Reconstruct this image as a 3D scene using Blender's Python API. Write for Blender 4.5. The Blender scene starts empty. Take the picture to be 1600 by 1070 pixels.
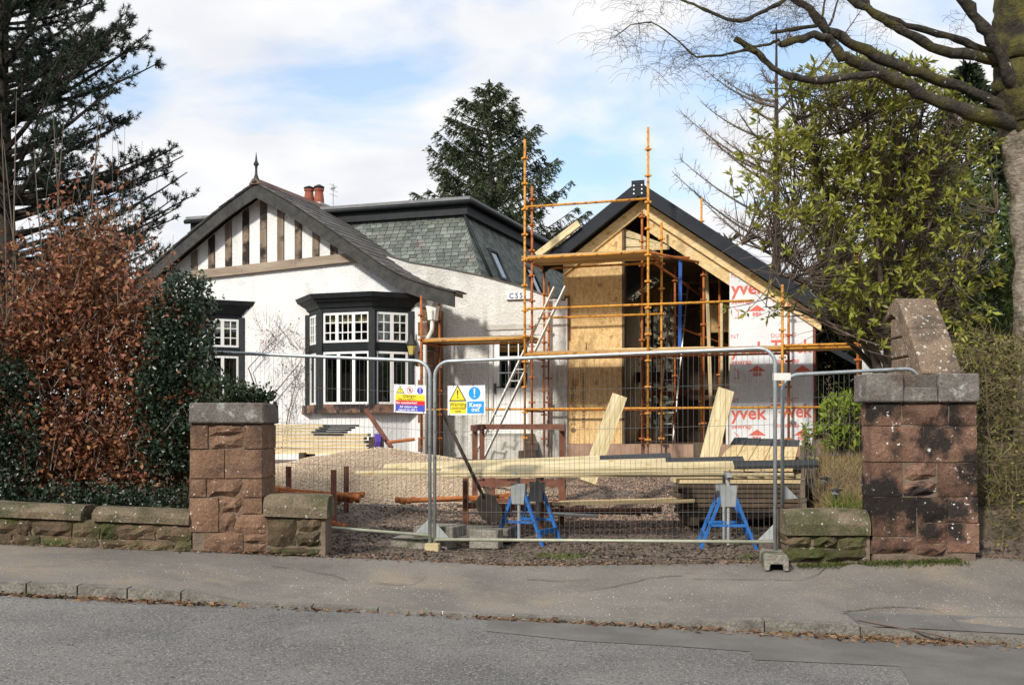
import bpy, math, random
import numpy as np
from mathutils import Matrix, Vector, noise as mnoise
R = math.radians
random.seed(7)
NP = np.random.default_rng(11)
sc = bpy.context.scene
COL = sc.collection

# ---------------------------------------------------------------- camera
F, HZ, CZ = 1722.0, 672.0, 1.45            # focal length in photo pixels, horizon row, eye height
cam = bpy.data.cameras.new('camera'); camo = bpy.data.objects.new('camera', cam); COL.objects.link(camo)
cam.sensor_width = 36.0; cam.lens = 36.0 * F / 1600.0; cam.shift_y = (HZ - 535.0) / 1600.0
cam.clip_end = 4000.0; cam.clip_start = 0.05
camo.location = (0, 0, CZ); camo.rotation_euler = (R(90), 0, 0); sc.camera = camo

# ---------------------------------------------------------------- world, sun, exposure
SUN_TO = Vector((-0.52, -0.85, 0.0)).normalized(); SUN_EL = R(34)
w = bpy.data.worlds.new('World'); sc.world = w; w.use_nodes = True
nt = w.node_tree; nt.nodes.clear()
def N(t, **k):
    n = nt.nodes.new(t)
    for a, b in k.items(): setattr(n, a, b)
    return n
out = N('ShaderNodeOutputWorld'); bg = N('ShaderNodeBackground')
sky = N('ShaderNodeTexSky', sky_type='NISHITA', sun_disc=False)
sky.sun_elevation = SUN_EL; sky.sun_rotation = math.atan2(SUN_TO.x, SUN_TO.y)
tc = N('ShaderNodeTexCoord'); sep = N('ShaderNodeSeparateXYZ')
nt.links.new(tc.outputs['Generated'], sep.inputs[0])
ad = N('ShaderNodeMath', operation='ADD'); ad.inputs[1].default_value = 0.22
mx = N('ShaderNodeMath', operation='MAXIMUM'); mx.inputs[1].default_value = 0.0
nt.links.new(sep.outputs['Z'], mx.inputs[0]); nt.links.new(mx.outputs[0], ad.inputs[0])
dv = N('ShaderNodeVectorMath', operation='SCALE'); inv = N('ShaderNodeMath', operation='DIVIDE'); inv.inputs[0].default_value = 1.0
nt.links.new(ad.outputs[0], inv.inputs[1]); nt.links.new(tc.outputs['Generated'], dv.inputs[0]); nt.links.new(inv.outputs[0], dv.inputs['Scale'])
mp = N('ShaderNodeMapping'); mp.inputs['Location'].default_value = (0.4, 7.7, 0); mp.inputs['Scale'].default_value = (1.0, 1.15, 1)
nt.links.new(dv.outputs[0], mp.inputs[0])
nz = N('ShaderNodeTexNoise'); nz.inputs['Scale'].default_value = 2.3; nz.inputs['Detail'].default_value = 7; nz.inputs['Roughness'].default_value = 0.5; nz.inputs['Distortion'].default_value = 0.25
nt.links.new(mp.outputs[0], nz.inputs['Vector'])
rp = N('ShaderNodeValToRGB'); rp.color_ramp.elements[0].position = 0.34; rp.color_ramp.elements[1].position = 0.50
rp.color_ramp.elements[0].color = (0.30, 0.30, 0.30, 1); rp.color_ramp.elements[1].color = (1, 1, 1, 1)
nt.links.new(nz.outputs['Fac'], rp.inputs[0])
nz2 = N('ShaderNodeTexNoise'); nz2.inputs['Scale'].default_value = 4.0; nz2.inputs['Detail'].default_value = 4
nt.links.new(mp.outputs[0], nz2.inputs['Vector'])
cr2 = N('ShaderNodeValToRGB'); cr2.color_ramp.elements[0].position = 0.3; cr2.color_ramp.elements[1].position = 0.6
cr2.color_ramp.elements[0].color = (9.6, 9.8, 10.4, 1); cr2.color_ramp.elements[1].color = (11.3, 11.3, 11.4, 1)
nt.links.new(nz2.outputs['Fac'], cr2.inputs[0])
skm = N('ShaderNodeMix', data_type='RGBA', blend_type='MULTIPLY'); skm.inputs[0].default_value = 1.0
skm.inputs[7].default_value = (1.9, 2.3, 2.5, 1)
nt.links.new(sky.outputs[0], skm.inputs[6])
mxc = N('ShaderNodeMix', data_type='RGBA')
nt.links.new(rp.outputs[0], mxc.inputs[0]); nt.links.new(skm.outputs[2], mxc.inputs[6]); nt.links.new(cr2.outputs[0], mxc.inputs[7])
nt.links.new(mxc.outputs[2], bg.inputs['Color']); bg.inputs['Strength'].default_value = 0.089
nt.links.new(bg.outputs[0], out.inputs[0])

sl = bpy.data.lights.new('sun', 'SUN'); sl.energy = 4.1; sl.angle = R(5); sl.color = (1.0, 0.93, 0.82)
so = bpy.data.objects.new('sun', sl); COL.objects.link(so); so.location = (-20, -15, 25)
sdir = Vector((SUN_TO.x * math.cos(SUN_EL), SUN_TO.y * math.cos(SUN_EL), math.sin(SUN_EL)))
so.rotation_euler = sdir.to_track_quat('Z', 'Y').to_euler()
vs = sc.view_settings; vs.view_transform = 'Standard'; vs.look = 'None'; vs.exposure = 0.0; vs.gamma = 1.0; vs.use_curve_mapping = False
sc.cycles.max_bounces = 6; sc.cycles.transparent_max_bounces = 12

# ---------------------------------------------------------------- materials
MATS = {}
def mat(name, c1, c2=None, sc_=4.0, stretch=(1, 1, 1), rough=0.85, bump=0.0, bsc=None, metal=0.0, rnd=0.0, island=False,
        spots=None, spots2=None, spec=0.3, con=(0.38, 0.62), coord='Object', detail=6, trans=None, vor=False, c3=None, hue=(-.02, .015), grain=None, streak=None):
    m = bpy.data.materials.new(name); m.use_nodes = True; MATS[name] = m
    t = m.node_tree; b = t.nodes['Principled BSDF']; L = t.links.new
    def nn(k, **kw):
        n = t.nodes.new(k)
        for a, v in kw.items(): setattr(n, a, v)
        return n
    if coord == 'pos':
        src = nn('ShaderNodeNewGeometry').outputs['Position']
    else:
        src = nn('ShaderNodeTexCoord').outputs['Object']
    mpn = nn('ShaderNodeMapping'); mpn.inputs['Scale'].default_value = stretch; L(src, mpn.inputs[0])
    if coord != 'pos':       # alike pieces do not share one pattern
        oi = nn('ShaderNodeObjectInfo'); ml = nn('ShaderNodeVectorMath', operation='SCALE'); ml.inputs[0].default_value = (37.0, 53.0, 71.0)
        L(oi.outputs['Random'], ml.inputs['Scale']); L(ml.outputs[0], mpn.inputs['Location'])
    col = None
    def noisefac(s, pos, det=detail, v=None):
        nz_ = nn('ShaderNodeTexNoise'); nz_.inputs['Scale'].default_value = s; nz_.inputs['Detail'].default_value = det; nz_.inputs['Roughness'].default_value = 0.6
        L(v or mpn.outputs[0], nz_.inputs['Vector'])
        r_ = nn('ShaderNodeMapRange'); r_.inputs[1].default_value = pos[0]; r_.inputs[2].default_value = pos[1]
        L(nz_.outputs['Fac'], r_.inputs[0]); return r_.outputs[0]
    def mixc(f, a, bcol, mode='MIX'):
        x = nn('ShaderNodeMix', data_type='RGBA', blend_type=mode)
        if f is not None and not isinstance(f, float): L(f, x.inputs[0])
        else: x.inputs[0].default_value = f
        for i, vv in ((6, a), (7, bcol)):
            if isinstance(vv, tuple): x.inputs[i].default_value = (*vv, 1)
            else: L(vv, x.inputs[i])
        return x.outputs[2]
    col = tuple(c1)
    if vor:
        vo = nn('ShaderNodeTexVoronoi'); vo.inputs['Scale'].default_value = sc_; L(mpn.outputs[0], vo.inputs['Vector'])
        sp_ = nn('ShaderNodeSeparateColor'); L(vo.outputs['Color'], sp_.inputs[0])
        col = mixc(sp_.outputs[0], col, tuple(c2))
    elif c2 is not None:
        col = mixc(noisefac(sc_, con), col, tuple(c2))
    if c3 is not None:                 # (colour, scale, lo, hi)
        col = mixc(noisefac(c3[1], (c3[2], c3[3]), 5), col, tuple(c3[0]))
    for s_ in (spots, spots2):
        if s_ is not None:
            col = mixc(noisefac(s_[1], (s_[2], s_[3]), s_[4] if len(s_) > 4 else 3, src), col, tuple(s_[0]))
    if streak:
        mp2 = nn('ShaderNodeMapping'); mp2.inputs['Scale'].default_value = (1, 1, .1); L(src, mp2.inputs[0])
        col = mixc(noisefac(streak[1], (streak[2], streak[3]), 5, mp2.outputs[0]), col, tuple(streak[0]))
    if grain:
        gf = noisefac(grain[0], (0.32, 0.68), 3)
        gm = nn('ShaderNodeMapRange'); gm.inputs[3].default_value = 1 - grain[1]; gm.inputs[4].default_value = 1 + grain[1]; L(gf, gm.inputs[0])
        gh = nn('ShaderNodeHueSaturation'); L(gm.outputs[0], gh.inputs['Value'])
        if isinstance(col, tuple): gh.inputs['Color'].default_value = (*col, 1)
        else: L(col, gh.inputs['Color'])
        col = gh.outputs[0]
    if rnd:
        if island: rv = nn('ShaderNodeNewGeometry').outputs['Random Per Island']
        else: rv = nn('ShaderNodeObjectInfo').outputs['Random']
        mr = nn('ShaderNodeMapRange'); mr.inputs[3].default_value = 1 - rnd; mr.inputs[4].default_value = 1 + rnd; L(rv, mr.inputs[0])
        hs = nn('ShaderNodeHueSaturation'); L(mr.outputs[0], hs.inputs['Value'])
        if isinstance(col, tuple): hs.inputs['Color'].default_value = (*col, 1)
        else: L(col, hs.inputs['Color'])
        if island:
            m2 = nn('ShaderNodeMath', operation='MULTIPLY'); m2.inputs[1].default_value = 7.31; L(rv, m2.inputs[0])
            fr = nn('ShaderNodeMath', operation='FRACT'); L(m2.outputs[0], fr.inputs[0])
            m3 = nn('ShaderNodeMapRange'); m3.inputs[3].default_value = 0.5 + hue[0]; m3.inputs[4].default_value = 0.5 + hue[1]; L(fr.outputs[0], m3.inputs[0]); L(m3.outputs[0], hs.inputs['Hue'])
        col = hs.outputs[0]
    if isinstance(col, tuple): b.inputs['Base Color'].default_value = (*col, 1)
    else: L(col, b.inputs['Base Color'])
    b.inputs['Roughness'].default_value = rough; b.inputs['Metallic'].default_value = metal; b.inputs['Specular IOR Level'].default_value = spec
    if bump:
        nz_ = nn('ShaderNodeTexNoise'); nz_.inputs['Scale'].default_value = bsc or sc_ * 4; nz_.inputs['Detail'].default_value = 5; nz_.inputs['Roughness'].default_value = 0.65
        L(mpn.outputs[0], nz_.inputs['Vector'])
        bp = nn('ShaderNodeBump'); bp.inputs['Strength'].default_value = 1.0; bp.inputs['Distance'].default_value = bump
        L(nz_.outputs['Fac'], bp.inputs['Height']); L(bp.outputs[0], b.inputs['Normal'])
    if trans:
        tl = nn('ShaderNodeBsdfTranslucent'); ms = nn('ShaderNodeMixShader'); ms.inputs[0].default_value = trans
        if isinstance(col, tuple): tl.inputs[0].default_value = (*col, 1)
        else: L(col, tl.inputs[0])
        L(b.outputs[0], ms.inputs[1]); L(tl.outputs[0], ms.inputs[2]); L(ms.outputs[0], t.nodes['Material Output'].inputs[0])
    return m

def glassmat(name, refl, tint):
    m = bpy.data.materials.new(name); m.use_nodes = True; t = m.node_tree; L = t.links.new
    t.nodes.remove(t.nodes['Principled BSDF']); g = t.nodes.new('ShaderNodeBsdfGlossy'); g.inputs['Roughness'].default_value = 0.03; g.inputs['Color'].default_value = (.9, .93, .95, 1)
    tr = t.nodes.new('ShaderNodeBsdfTransparent'); tr.inputs[0].default_value = (*tint, 1); ms = t.nodes.new('ShaderNodeMixShader'); ms.inputs[0].default_value = refl
    L(tr.outputs[0], ms.inputs[1]); L(g.outputs[0], ms.inputs[2]); L(ms.outputs[0], t.nodes['Material Output'].inputs[0])
    MATS[name] = m; return m

# street and ground
mat('asphalt', (0.125, 0.122, 0.118), (0.17, 0.165, 0.16), 1.3, rough=0.93, bump=0.012, bsc=75, coord='pos', spots=((0.34, 0.33, 0.31), 62, 0.55, 0.66, 2), spots2=((0.05, 0.05, 0.05), 48, 0.58, 0.66, 2), grain=(120, 0.2), c3=((0.20, 0.194, 0.186), 0.45, .48, .66))
mat('asphalt_new', (0.12, 0.113, 0.106), (0.165, 0.157, 0.147), 2.0, rough=0.93, bump=0.008, bsc=90, coord='pos', spots=((0.22, 0.215, 0.21), 110, 0.60, 0.7, 2))
mat('pavement', (0.145, 0.132, 0.119), (0.20, 0.181, 0.160), 0.9, rough=0.93, bump=0.006, bsc=60, coord='pos', c3=((0.26, 0.215, 0.165), 0.7, 0.52, 0.72), spots=((0.42, 0.40, 0.38), 62, 0.67, 0.72, 1), spots2=((0.10, 0.09, 0.082), 2.2, 0.58, 0.85, 6), grain=(90, 0.16))
mat('kerbstone', (0.15, 0.14, 0.122), (0.215, 0.20, 0.175), 6, rough=0.9, bump=0.02, bsc=25, coord='pos', spots=((0.12, 0.11, 0.10), 9, 0.56, 0.7), grain=(55, 0.3))
mat('dirt', (0.12, 0.092, 0.074), (0.215, 0.165, 0.132), 2.2, rough=0.97, bump=0.035, bsc=26, coord='pos', spots=((0.30, 0.23, 0.18), 1.0, 0.55, 0.72), spots2=((0.05, 0.042, 0.036), 14, 0.54, 0.62), grain=(40, 0.3))
mat('soil', (0.075, 0.06, 0.045), (0.14, 0.115, 0.08), 3, rough=0.97, bump=0.04, bsc=18, coord='pos', spots=((0.10, 0.12, 0.04), 1.6, 0.5, 0.65))
mat('far_ground', (0.07, 0.10, 0.035), (0.12, 0.13, 0.055), 0.2, rough=0.97, coord='pos')
mat('gravel', (0.47, 0.365, 0.26), (0.58, 0.47, 0.35), 3, rough=0.95, bump=0.04, bsc=30, coord='pos', spots=((0.36, 0.25, 0.17), 42, 0.55, 0.66, 2))
mat('pebble', (0.56, 0.45, 0.33), rough=0.9, rnd=0.28, island=True, hue=(-.008, .008))
mat('pebble_tan', (0.30, 0.205, 0.15), rough=0.95, rnd=0.4, island=True, hue=(-.008, .01))
mat('wood_far', (0.17, 0.16, 0.11), rough=0.95, rnd=0.35, island=True)
mat('chip', (0.125, 0.10, 0.08), rough=0.95, rnd=0.6, island=True)
mat('litter', (0.17, 0.11, 0.065), rough=0.95, rnd=0.5, island=True)
mat('grit', (0.58, 0.55, 0.52), rough=0.9, rnd=0.3, island=True)
# stone
LICH = ((0.58, 0.56, 0.51), 26, 0.66, 0.70, 3)
mat('sandstone', (0.155, 0.09, 0.058), (0.225, 0.135, 0.088), 5, rough=0.94, bump=0.022, bsc=34, coord='pos', rnd=0.16, spots=((0.075, 0.05, 0.04), 2.6, 0.50, 0.68, 6), spots2=LICH, grain=(55, 0.3))
mat('sandstone_dark', (0.135, 0.075, 0.052), (0.21, 0.122, 0.085), 4, rough=0.94, bump=0.02, bsc=22, coord='pos', rnd=0.32, spots=((0.024, 0.019, 0.017), 2.1, 0.475, 0.56, 8), spots2=((0.62, 0.61, 0.57), 21, 0.655, 0.69, 4), grain=(55, 0.3))
mat('wallstone', (0.075, 0.06, 0.035), (0.145, 0.10, 0.065), 4, rough=0.95, bump=0.025, bsc=18, coord='pos', rnd=0.25, spots=((0.055, 0.065, 0.02), 3.0, 0.47, 0.62), spots2=((0.5, 0.46, 0.38), 22, 0.66, 0.70, 3), grain=(55, 0.3))
mat('capstone', (0.115, 0.105, 0.095), (0.19, 0.172, 0.155), 5, rough=0.95, bump=0.018, bsc=30, coord='pos', rnd=0.08, spots=((0.36, 0.365, 0.35), 7, 0.56, 0.66, 8), spots2=((0.11, 0.085, 0.07), 3.5, 0.55, 0.66), grain=(55, 0.3))
mat('copestone', (0.12, 0.096, 0.064), (0.185, 0.148, 0.10), 5, rough=0.95, bump=0.018, bsc=26, coord='pos', rnd=0.1, spots=((0.07, 0.07, 0.035), 3.0, 0.5, 0.64), spots2=((0.45, 0.43, 0.38), 24, 0.62, 0.69, 4), grain=(55, 0.3))
mat('wingstone', (0.15, 0.108, 0.076), (0.225, 0.165, 0.118), 4, rough=0.94, bump=0.012, bsc=22, coord='pos', rnd=0.1, spots=((0.085, 0.068, 0.055), 3.0, 0.5, 0.64, 5), spots2=((0.50, 0.47, 0.40), 24, 0.60, 0.66, 3), grain=(55, 0.3))
mat('mortar', (0.15, 0.115, 0.085), (0.22, 0.17, 0.13), 8, rough=0.97, bump=0.02, coord='pos')
mat('concrete', (0.20, 0.185, 0.16), (0.30, 0.28, 0.24), 5, rough=0.95, bump=0.02, bsc=30, coord='pos', spots=((0.09, 0.10, 0.055), 3, 0.52, 0.66), grain=(55, 0.3))
mat('plinth', (0.30, 0.19, 0.135), (0.38, 0.26, 0.19), 3, rough=0.95, bump=0.01, coord='pos')
mat('moss', (0.06, 0.085, 0.018), (0.11, 0.13, 0.03), 12, rough=0.98, bump=0.03, bsc=60, coord='pos')
# house
mat('harling', (0.80, 0.81, 0.82), (0.74, 0.745, 0.745), 3, rough=0.95, bump=0.022, bsc=34, coord='pos', spots=((0.55, 0.53, 0.49), 1.3, 0.58, 0.80, 6), grain=(30, 0.07), streak=((0.60, 0.59, 0.56), 2.6, .56, .82))
mat('harling_dirty', (0.76, 0.755, 0.735), (0.66, 0.65, 0.62), 2, rough=0.95, bump=0.04, bsc=22, coord='pos', spots=((0.40, 0.38, 0.34), 0.9, 0.52, 0.74, 8), spots2=((0.20, 0.185, 0.155), 1.7, 0.62, 0.78, 8), grain=(30, 0.07), streak=((0.42, 0.40, 0.36), 2.6, .52, .80))
mat('black_paint', (0.014, 0.017, 0.020), (0.022, 0.025, 0.028), 6, rough=0.6, coord='pos', spec=0.25)
mat('barge_paint', (0.036, 0.037, 0.037), (0.062, 0.061, 0.059), 7, stretch=(1, 1, 1), rough=0.85, bump=0.006, bsc=40, coord='pos')
mat('old_timber', (0.15, 0.115, 0.085), (0.26, 0.20, 0.15), 6, stretch=(1, 1, 0.12), rough=0.9, bump=0.01, coord='pos', spots=((0.03, 0.024, 0.02), 2.2, 0.47, 0.60), c3=((0.42, 0.24, 0.11), 3, 0.6, 0.75))
mat('old_beam', (0.24, 0.185, 0.14), (0.36, 0.29, 0.225), 6, stretch=(0.15, 0.15, 1), rough=0.9, bump=0.01, coord='pos', spots=((0.07, 0.05, 0.04), 1.1, 0.58, 0.70))
mat('white_paint', (0.80, 0.80, 0.80), rough=0.4, spec=0.5)
mat('white_dull', (0.66, 0.65, 0.62), (0.75, 0.74, 0.71), 8, rough=0.7)
mat('lintel', (0.42, 0.40, 0.36), (0.52, 0.50, 0.46), 6, rough=0.9, bump=0.006, coord='pos')
mat('slate_green', (0.112, 0.13, 0.118), (0.16, 0.175, 0.156), 5, rough=0.72, bump=0.008, bsc=30, rnd=0.4, coord='pos', spots=((0.15, 0.12, 0.11), 2.2, 0.58, 0.7))
mat('slate_green_many', (0.112, 0.13, 0.118), (0.16, 0.175, 0.156), 5, rough=0.72, bump=0.008, bsc=30, rnd=0.4, island=True, coord='pos')
mat('slate_dark', (0.085, 0.08, 0.078), (0.125, 0.118, 0.11), 6, rough=0.75, bump=0.006, bsc=30, rnd=0.3, island=True, coord='pos')
mat('ridge_tile', (0.14, 0.085, 0.075), (0.19, 0.12, 0.10), 6, rough=0.85, coord='pos')
mat('terracotta', (0.24, 0.07, 0.045), (0.31, 0.10, 0.062), 5, rough=0.85, coord='pos')
mat('lead', (0.16, 0.165, 0.175), (0.22, 0.225, 0.235), 5, rough=0.6, coord='pos')
mat('unlit_room_panel', (0.022, 0.02, 0.018), rough=0.95)  # near-black colour stands in for the shade of an unlit interior
mat('blind', (0.62, 0.55, 0.33), rough=0.9)
glassmat('glass', 0.10, (.8, .82, .8))
glassmat('glass_sky', 0.45, (.25, .27, .28))
mat('grey_metal', (0.33, 0.36, 0.37), (0.42, 0.44, 0.45), 8, rough=0.45, metal=0.35)
# timber and sheet goods
mat('osb', (0.56, 0.365, 0.155), (0.76, 0.545, 0.275), 34, stretch=(1, 1, 0.45), rough=0.85, bump=0.004, vor=True, spots=((0.38, 0.22, 0.09), 7, 0.57, 0.68))
mat('pine', (0.60, 0.44, 0.22), (0.70, 0.54, 0.30), 6, stretch=(0.08, 1, 1), rough=0.8, rnd=0.10, bump=0.003, spots=((0.42, 0.25, 0.10), 7, 0.66, 0.74, 1), grain=(38, 0.24))
mat('pine_pale', (0.46, 0.38, 0.215), (0.63, 0.53, 0.33), 7, stretch=(0.07, 1, 1), rough=0.8, rnd=0.08, bump=0.003, spots=((0.50, 0.36, 0.16), 8, 0.67, 0.73, 1), grain=(38, 0.24))
mat('pine_old', (0.42, 0.33, 0.19), (0.55, 0.44, 0.26), 7, stretch=(0.07, 1, 1), rough=0.85, rnd=0.15, bump=0.003, grain=(38, 0.24))
mat('deck_board', (0.40, 0.27, 0.13), (0.52, 0.37, 0.19), 7, stretch=(0.07, 1, 1), rough=0.9, rnd=0.15, bump=0.004, grain=(38, 0.24))
mat('black_stain', (0.028, 0.030, 0.033), (0.05, 0.052, 0.056), 8, stretch=(0.07, 1, 1), rough=0.75, bump=0.003)
mat('sleeper', (0.13, 0.105, 0.075), (0.20, 0.165, 0.12), 7, stretch=(0.1, 1, 1), rough=0.95, rnd=0.2, bump=0.006)
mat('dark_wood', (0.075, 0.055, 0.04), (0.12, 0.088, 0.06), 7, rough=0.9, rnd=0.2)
mat('roof_trim', (0.013, 0.017, 0.024), (0.02, 0.024, 0.032), 3, rough=0.55, spec=0.15)
mat('roof_felt', (0.035, 0.037, 0.042), (0.055, 0.058, 0.064), 3, rough=0.85)
mat('wrap', (0.68, 0.70, 0.73), (0.61, 0.635, 0.67), 2.5, rough=0.6, bump=0.02, bsc=4, coord='pos')
mat('red_print', (0.62, 0.14, 0.10), rough=0.8)
mat('black_print', (0.05, 0.04, 0.03), rough=0.9)
mat('brown_print', (0.20, 0.12, 0.06), rough=0.9)
# metal
mat('scaffold_yellow', (0.62, 0.31, 0.045), (0.55, 0.24, 0.035), 9, rough=0.6, metal=0.1, coord='pos', spots=((0.24, 0.085, 0.03), 16, 0.54, 0.63), spots2=((0.20, 0.06, 0.025), 4, 0.60, 0.72))
mat('scaffold_rust', (0.42, 0.14, 0.035), (0.30, 0.09, 0.028), 9, rough=0.75, metal=0.05, coord='pos', spots=((0.48, 0.21, 0.05), 12, 0.56, 0.66), spots2=((0.11, 0.04, 0.022), 6, 0.60, 0.70))
mat('rust_brown', (0.145, 0.058, 0.038), (0.20, 0.085, 0.052), 8, rough=0.85, coord='pos', spots=((0.08, 0.035, 0.025), 9, 0.56, 0.68))
mat('galvanised', (0.36, 0.40, 0.42), (0.46, 0.50, 0.52), 14, rough=0.45, metal=0.55, coord='pos', spots=((0.22, 0.23, 0.20), 8, 0.62, 0.72))
mat('galvanised_green', (0.36, 0.38, 0.29), (0.46, 0.48, 0.38), 10, rough=0.55, metal=0.3, coord='pos')
mat('wire', (0.17, 0.18, 0.185), rough=0.5, metal=0.4)
mat('blue_paint', (0.012, 0.12, 0.42), (0.02, 0.17, 0.52), 8, rough=0.5, coord='pos', spots=((0.07, 0.055, 0.05), 22, 0.58, 0.66, 4), spec=0.4)
mat('blue_strap', (0.03, 0.10, 0.36), rough=0.8)
mat('purple_strap', (0.09, 0.05, 0.32), rough=0.7)
mat('aluminium', (0.50, 0.49, 0.46), (0.60, 0.59, 0.56), 10, rough=0.45, metal=0.35)
mat('black_plastic', (0.022, 0.022, 0.024), rough=0.5)
mat('spade_steel', (0.06, 0.052, 0.045), (0.10, 0.085, 0.07), 8, rough=0.6, metal=0.3)
# signs
mat('sign_white', (0.80, 0.81, 0.83), rough=0.4, spec=0.5)
mat('sign_yellow', (0.78, 0.66, 0.03), rough=0.4, spec=0.5)
mat('sign_red', (0.68, 0.02, 0.03), rough=0.4, spec=0.5)
mat('sign_blue', (0.055, 0.075, 0.50), rough=0.4, spec=0.5)
mat('sign_sky', (0.01, 0.30, 0.72), rough=0.4, spec=0.5)
mat('navy', (0.02, 0.03, 0.16), rough=0.5)
mat('lamp_glass', (0.55, 0.45, 0.12), rough=0.3)
# plants
mat('bark', (0.10, 0.08, 0.06), (0.17, 0.14, 0.11), 8, stretch=(1, 1, 0.3), rough=0.95, bump=0.02, coord='pos')
mat('moss_bark', (0.115, 0.10, 0.028), (0.05, 0.045, 0.022), 6, rough=0.97, bump=0.06, bsc=22, coord='pos', spots=((0.03, 0.026, 0.02), 3.5, 0.52, 0.64, 6))
mat('bark_dark', (0.026, 0.021, 0.018), (0.05, 0.041, 0.034), 8, rough=0.95, bump=0.02, coord='pos')
mat('bark_mossy', (0.075, 0.066, 0.05), (0.03, 0.026, 0.022), 7, rough=0.95, bump=0.05, bsc=18, coord='pos', spots=((0.095, 0.082, 0.02), 2.4, 0.50, 0.66, 6), spots2=((0.45, 0.43, 0.38), 9, 0.66, 0.72))
mat('bark_birch', (0.40, 0.345, 0.285), (0.22, 0.175, 0.135), 7, stretch=(1, 1, 2.2), rough=0.9, bump=0.05, bsc=14, coord='pos', spots=((0.075, 0.07, 0.035), 3.5, 0.50, 0.62, 6), spots2=((0.45, 0.43, 0.38), 7, 0.6, 0.68, 5))
mat('twig', (0.13, 0.10, 0.08), rough=0.95, rnd=0.3, island=True)
mat('twig_dark', (0.055, 0.043, 0.037), rough=0.95)
mat('twig_tan', (0.15, 0.10, 0.06), rough=0.95, rnd=0.3, island=True)
mat('twig_olive', (0.17, 0.135, 0.07), rough=0.95, rnd=0.35, island=True)
mat('beech_leaf', (0.225, 0.092, 0.045), rough=0.55, rnd=0.6, island=True, trans=0.2, spec=0.4, hue=(-.015, .018))
mat('holly_leaf', (0.022, 0.042, 0.022), rough=0.35, rnd=0.45, island=True, spec=0.5)
mat('ivy_leaf', (0.035, 0.055, 0.025), rough=0.5, rnd=0.45, island=True, trans=0.1)
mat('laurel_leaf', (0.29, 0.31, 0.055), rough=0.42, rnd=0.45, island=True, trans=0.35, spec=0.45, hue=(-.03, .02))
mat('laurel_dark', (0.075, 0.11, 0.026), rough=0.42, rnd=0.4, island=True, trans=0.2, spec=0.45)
mat('shrub_leaf', (0.20, 0.27, 0.03), rough=0.5, rnd=0.35, island=True, trans=0.3)
mat('pine_needle', (0.026, 0.042, 0.028), rough=0.7, rnd=0.4, island=True)
mat('spruce_needle', (0.048, 0.064, 0.028), rough=0.7, rnd=0.45, island=True)
mat('conifer_dark', (0.024, 0.038, 0.016), rough=0.75, rnd=0.45, island=True)
mat('hedge_leaf', (0.17, 0.175, 0.035), rough=0.6, rnd=0.4, island=True, trans=0.2)
mat('grass_dry', (0.33, 0.25, 0.115), rough=0.9, rnd=0.35, island=True, trans=0.2)
mat('grass_green', (0.10, 0.16, 0.025), rough=0.8, rnd=0.35, island=True, trans=0.25)

# ---------------------------------------------------------------- helpers
WM = {}
def root(name, label, cat, loc, group=None, rz=0.0):
    o = bpy.data.objects.new(name, None); COL.objects.link(o); o.empty_display_size = 0.2
    M = Matrix.Translation(Vector(loc)) @ Matrix.Rotation(rz, 4, 'Z'); o.matrix_basis = M; WM[o.name] = M
    tag(o, label, cat, group); return o
def tag(o, label=None, cat=None, group=None, kind=None):
    if label: o['label'] = label
    if cat: o['category'] = cat
    if group: o['group'] = group
    if kind: o['kind'] = kind
    return o
def link(o, M, parent):
    COL.objects.link(o)
    if parent is not None:
        o.parent = parent; o.matrix_parent_inverse = WM[parent.name].inverted()
    o.matrix_basis = M; WM[o.name] = M; return o
def mesh_obj(name, verts, faces, mt, parent=None, smooth=False, M=None):
    """verts in world space (M None) or in the object's own space (M given)"""
    V = np.asarray(verts, dtype=np.float64).reshape(-1, 3)
    if M is None:
        c = np.array([(V[:, 0].min() + V[:, 0].max()) / 2, (V[:, 1].min() + V[:, 1].max()) / 2, V[:, 2].min()])
        V = V - c; M = Matrix.Translation(Vector(c))
    me = bpy.data.meshes.new(name)
    if isinstance(faces, np.ndarray):
        nf, k = faces.shape
        me.vertices.add(len(V)); me.vertices.foreach_set('co', V.astype(np.float32).ravel())
        me.loops.add(nf * k); me.loops.foreach_set('vertex_index', faces.astype(np.int32).ravel())
        me.polygons.add(nf); me.polygons.foreach_set('loop_start', np.arange(0, nf * k, k, dtype=np.int32)); me.polygons.foreach_set('loop_total', np.full(nf, k, dtype=np.int32))
        me.update(calc_edges=True); me.validate()
    else:
        me.from_pydata(V.tolist(), [], faces); me.update()
    me.materials.append(MATS[mt])
    if smooth: me.polygons.foreach_set('use_smooth', [True] * len(me.polygons))
    return link(bpy.data.objects.new(name, me), M, parent)
def piece(name, me, M, parent):
    return link(bpy.data.objects.new(name, me), M, parent)

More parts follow.
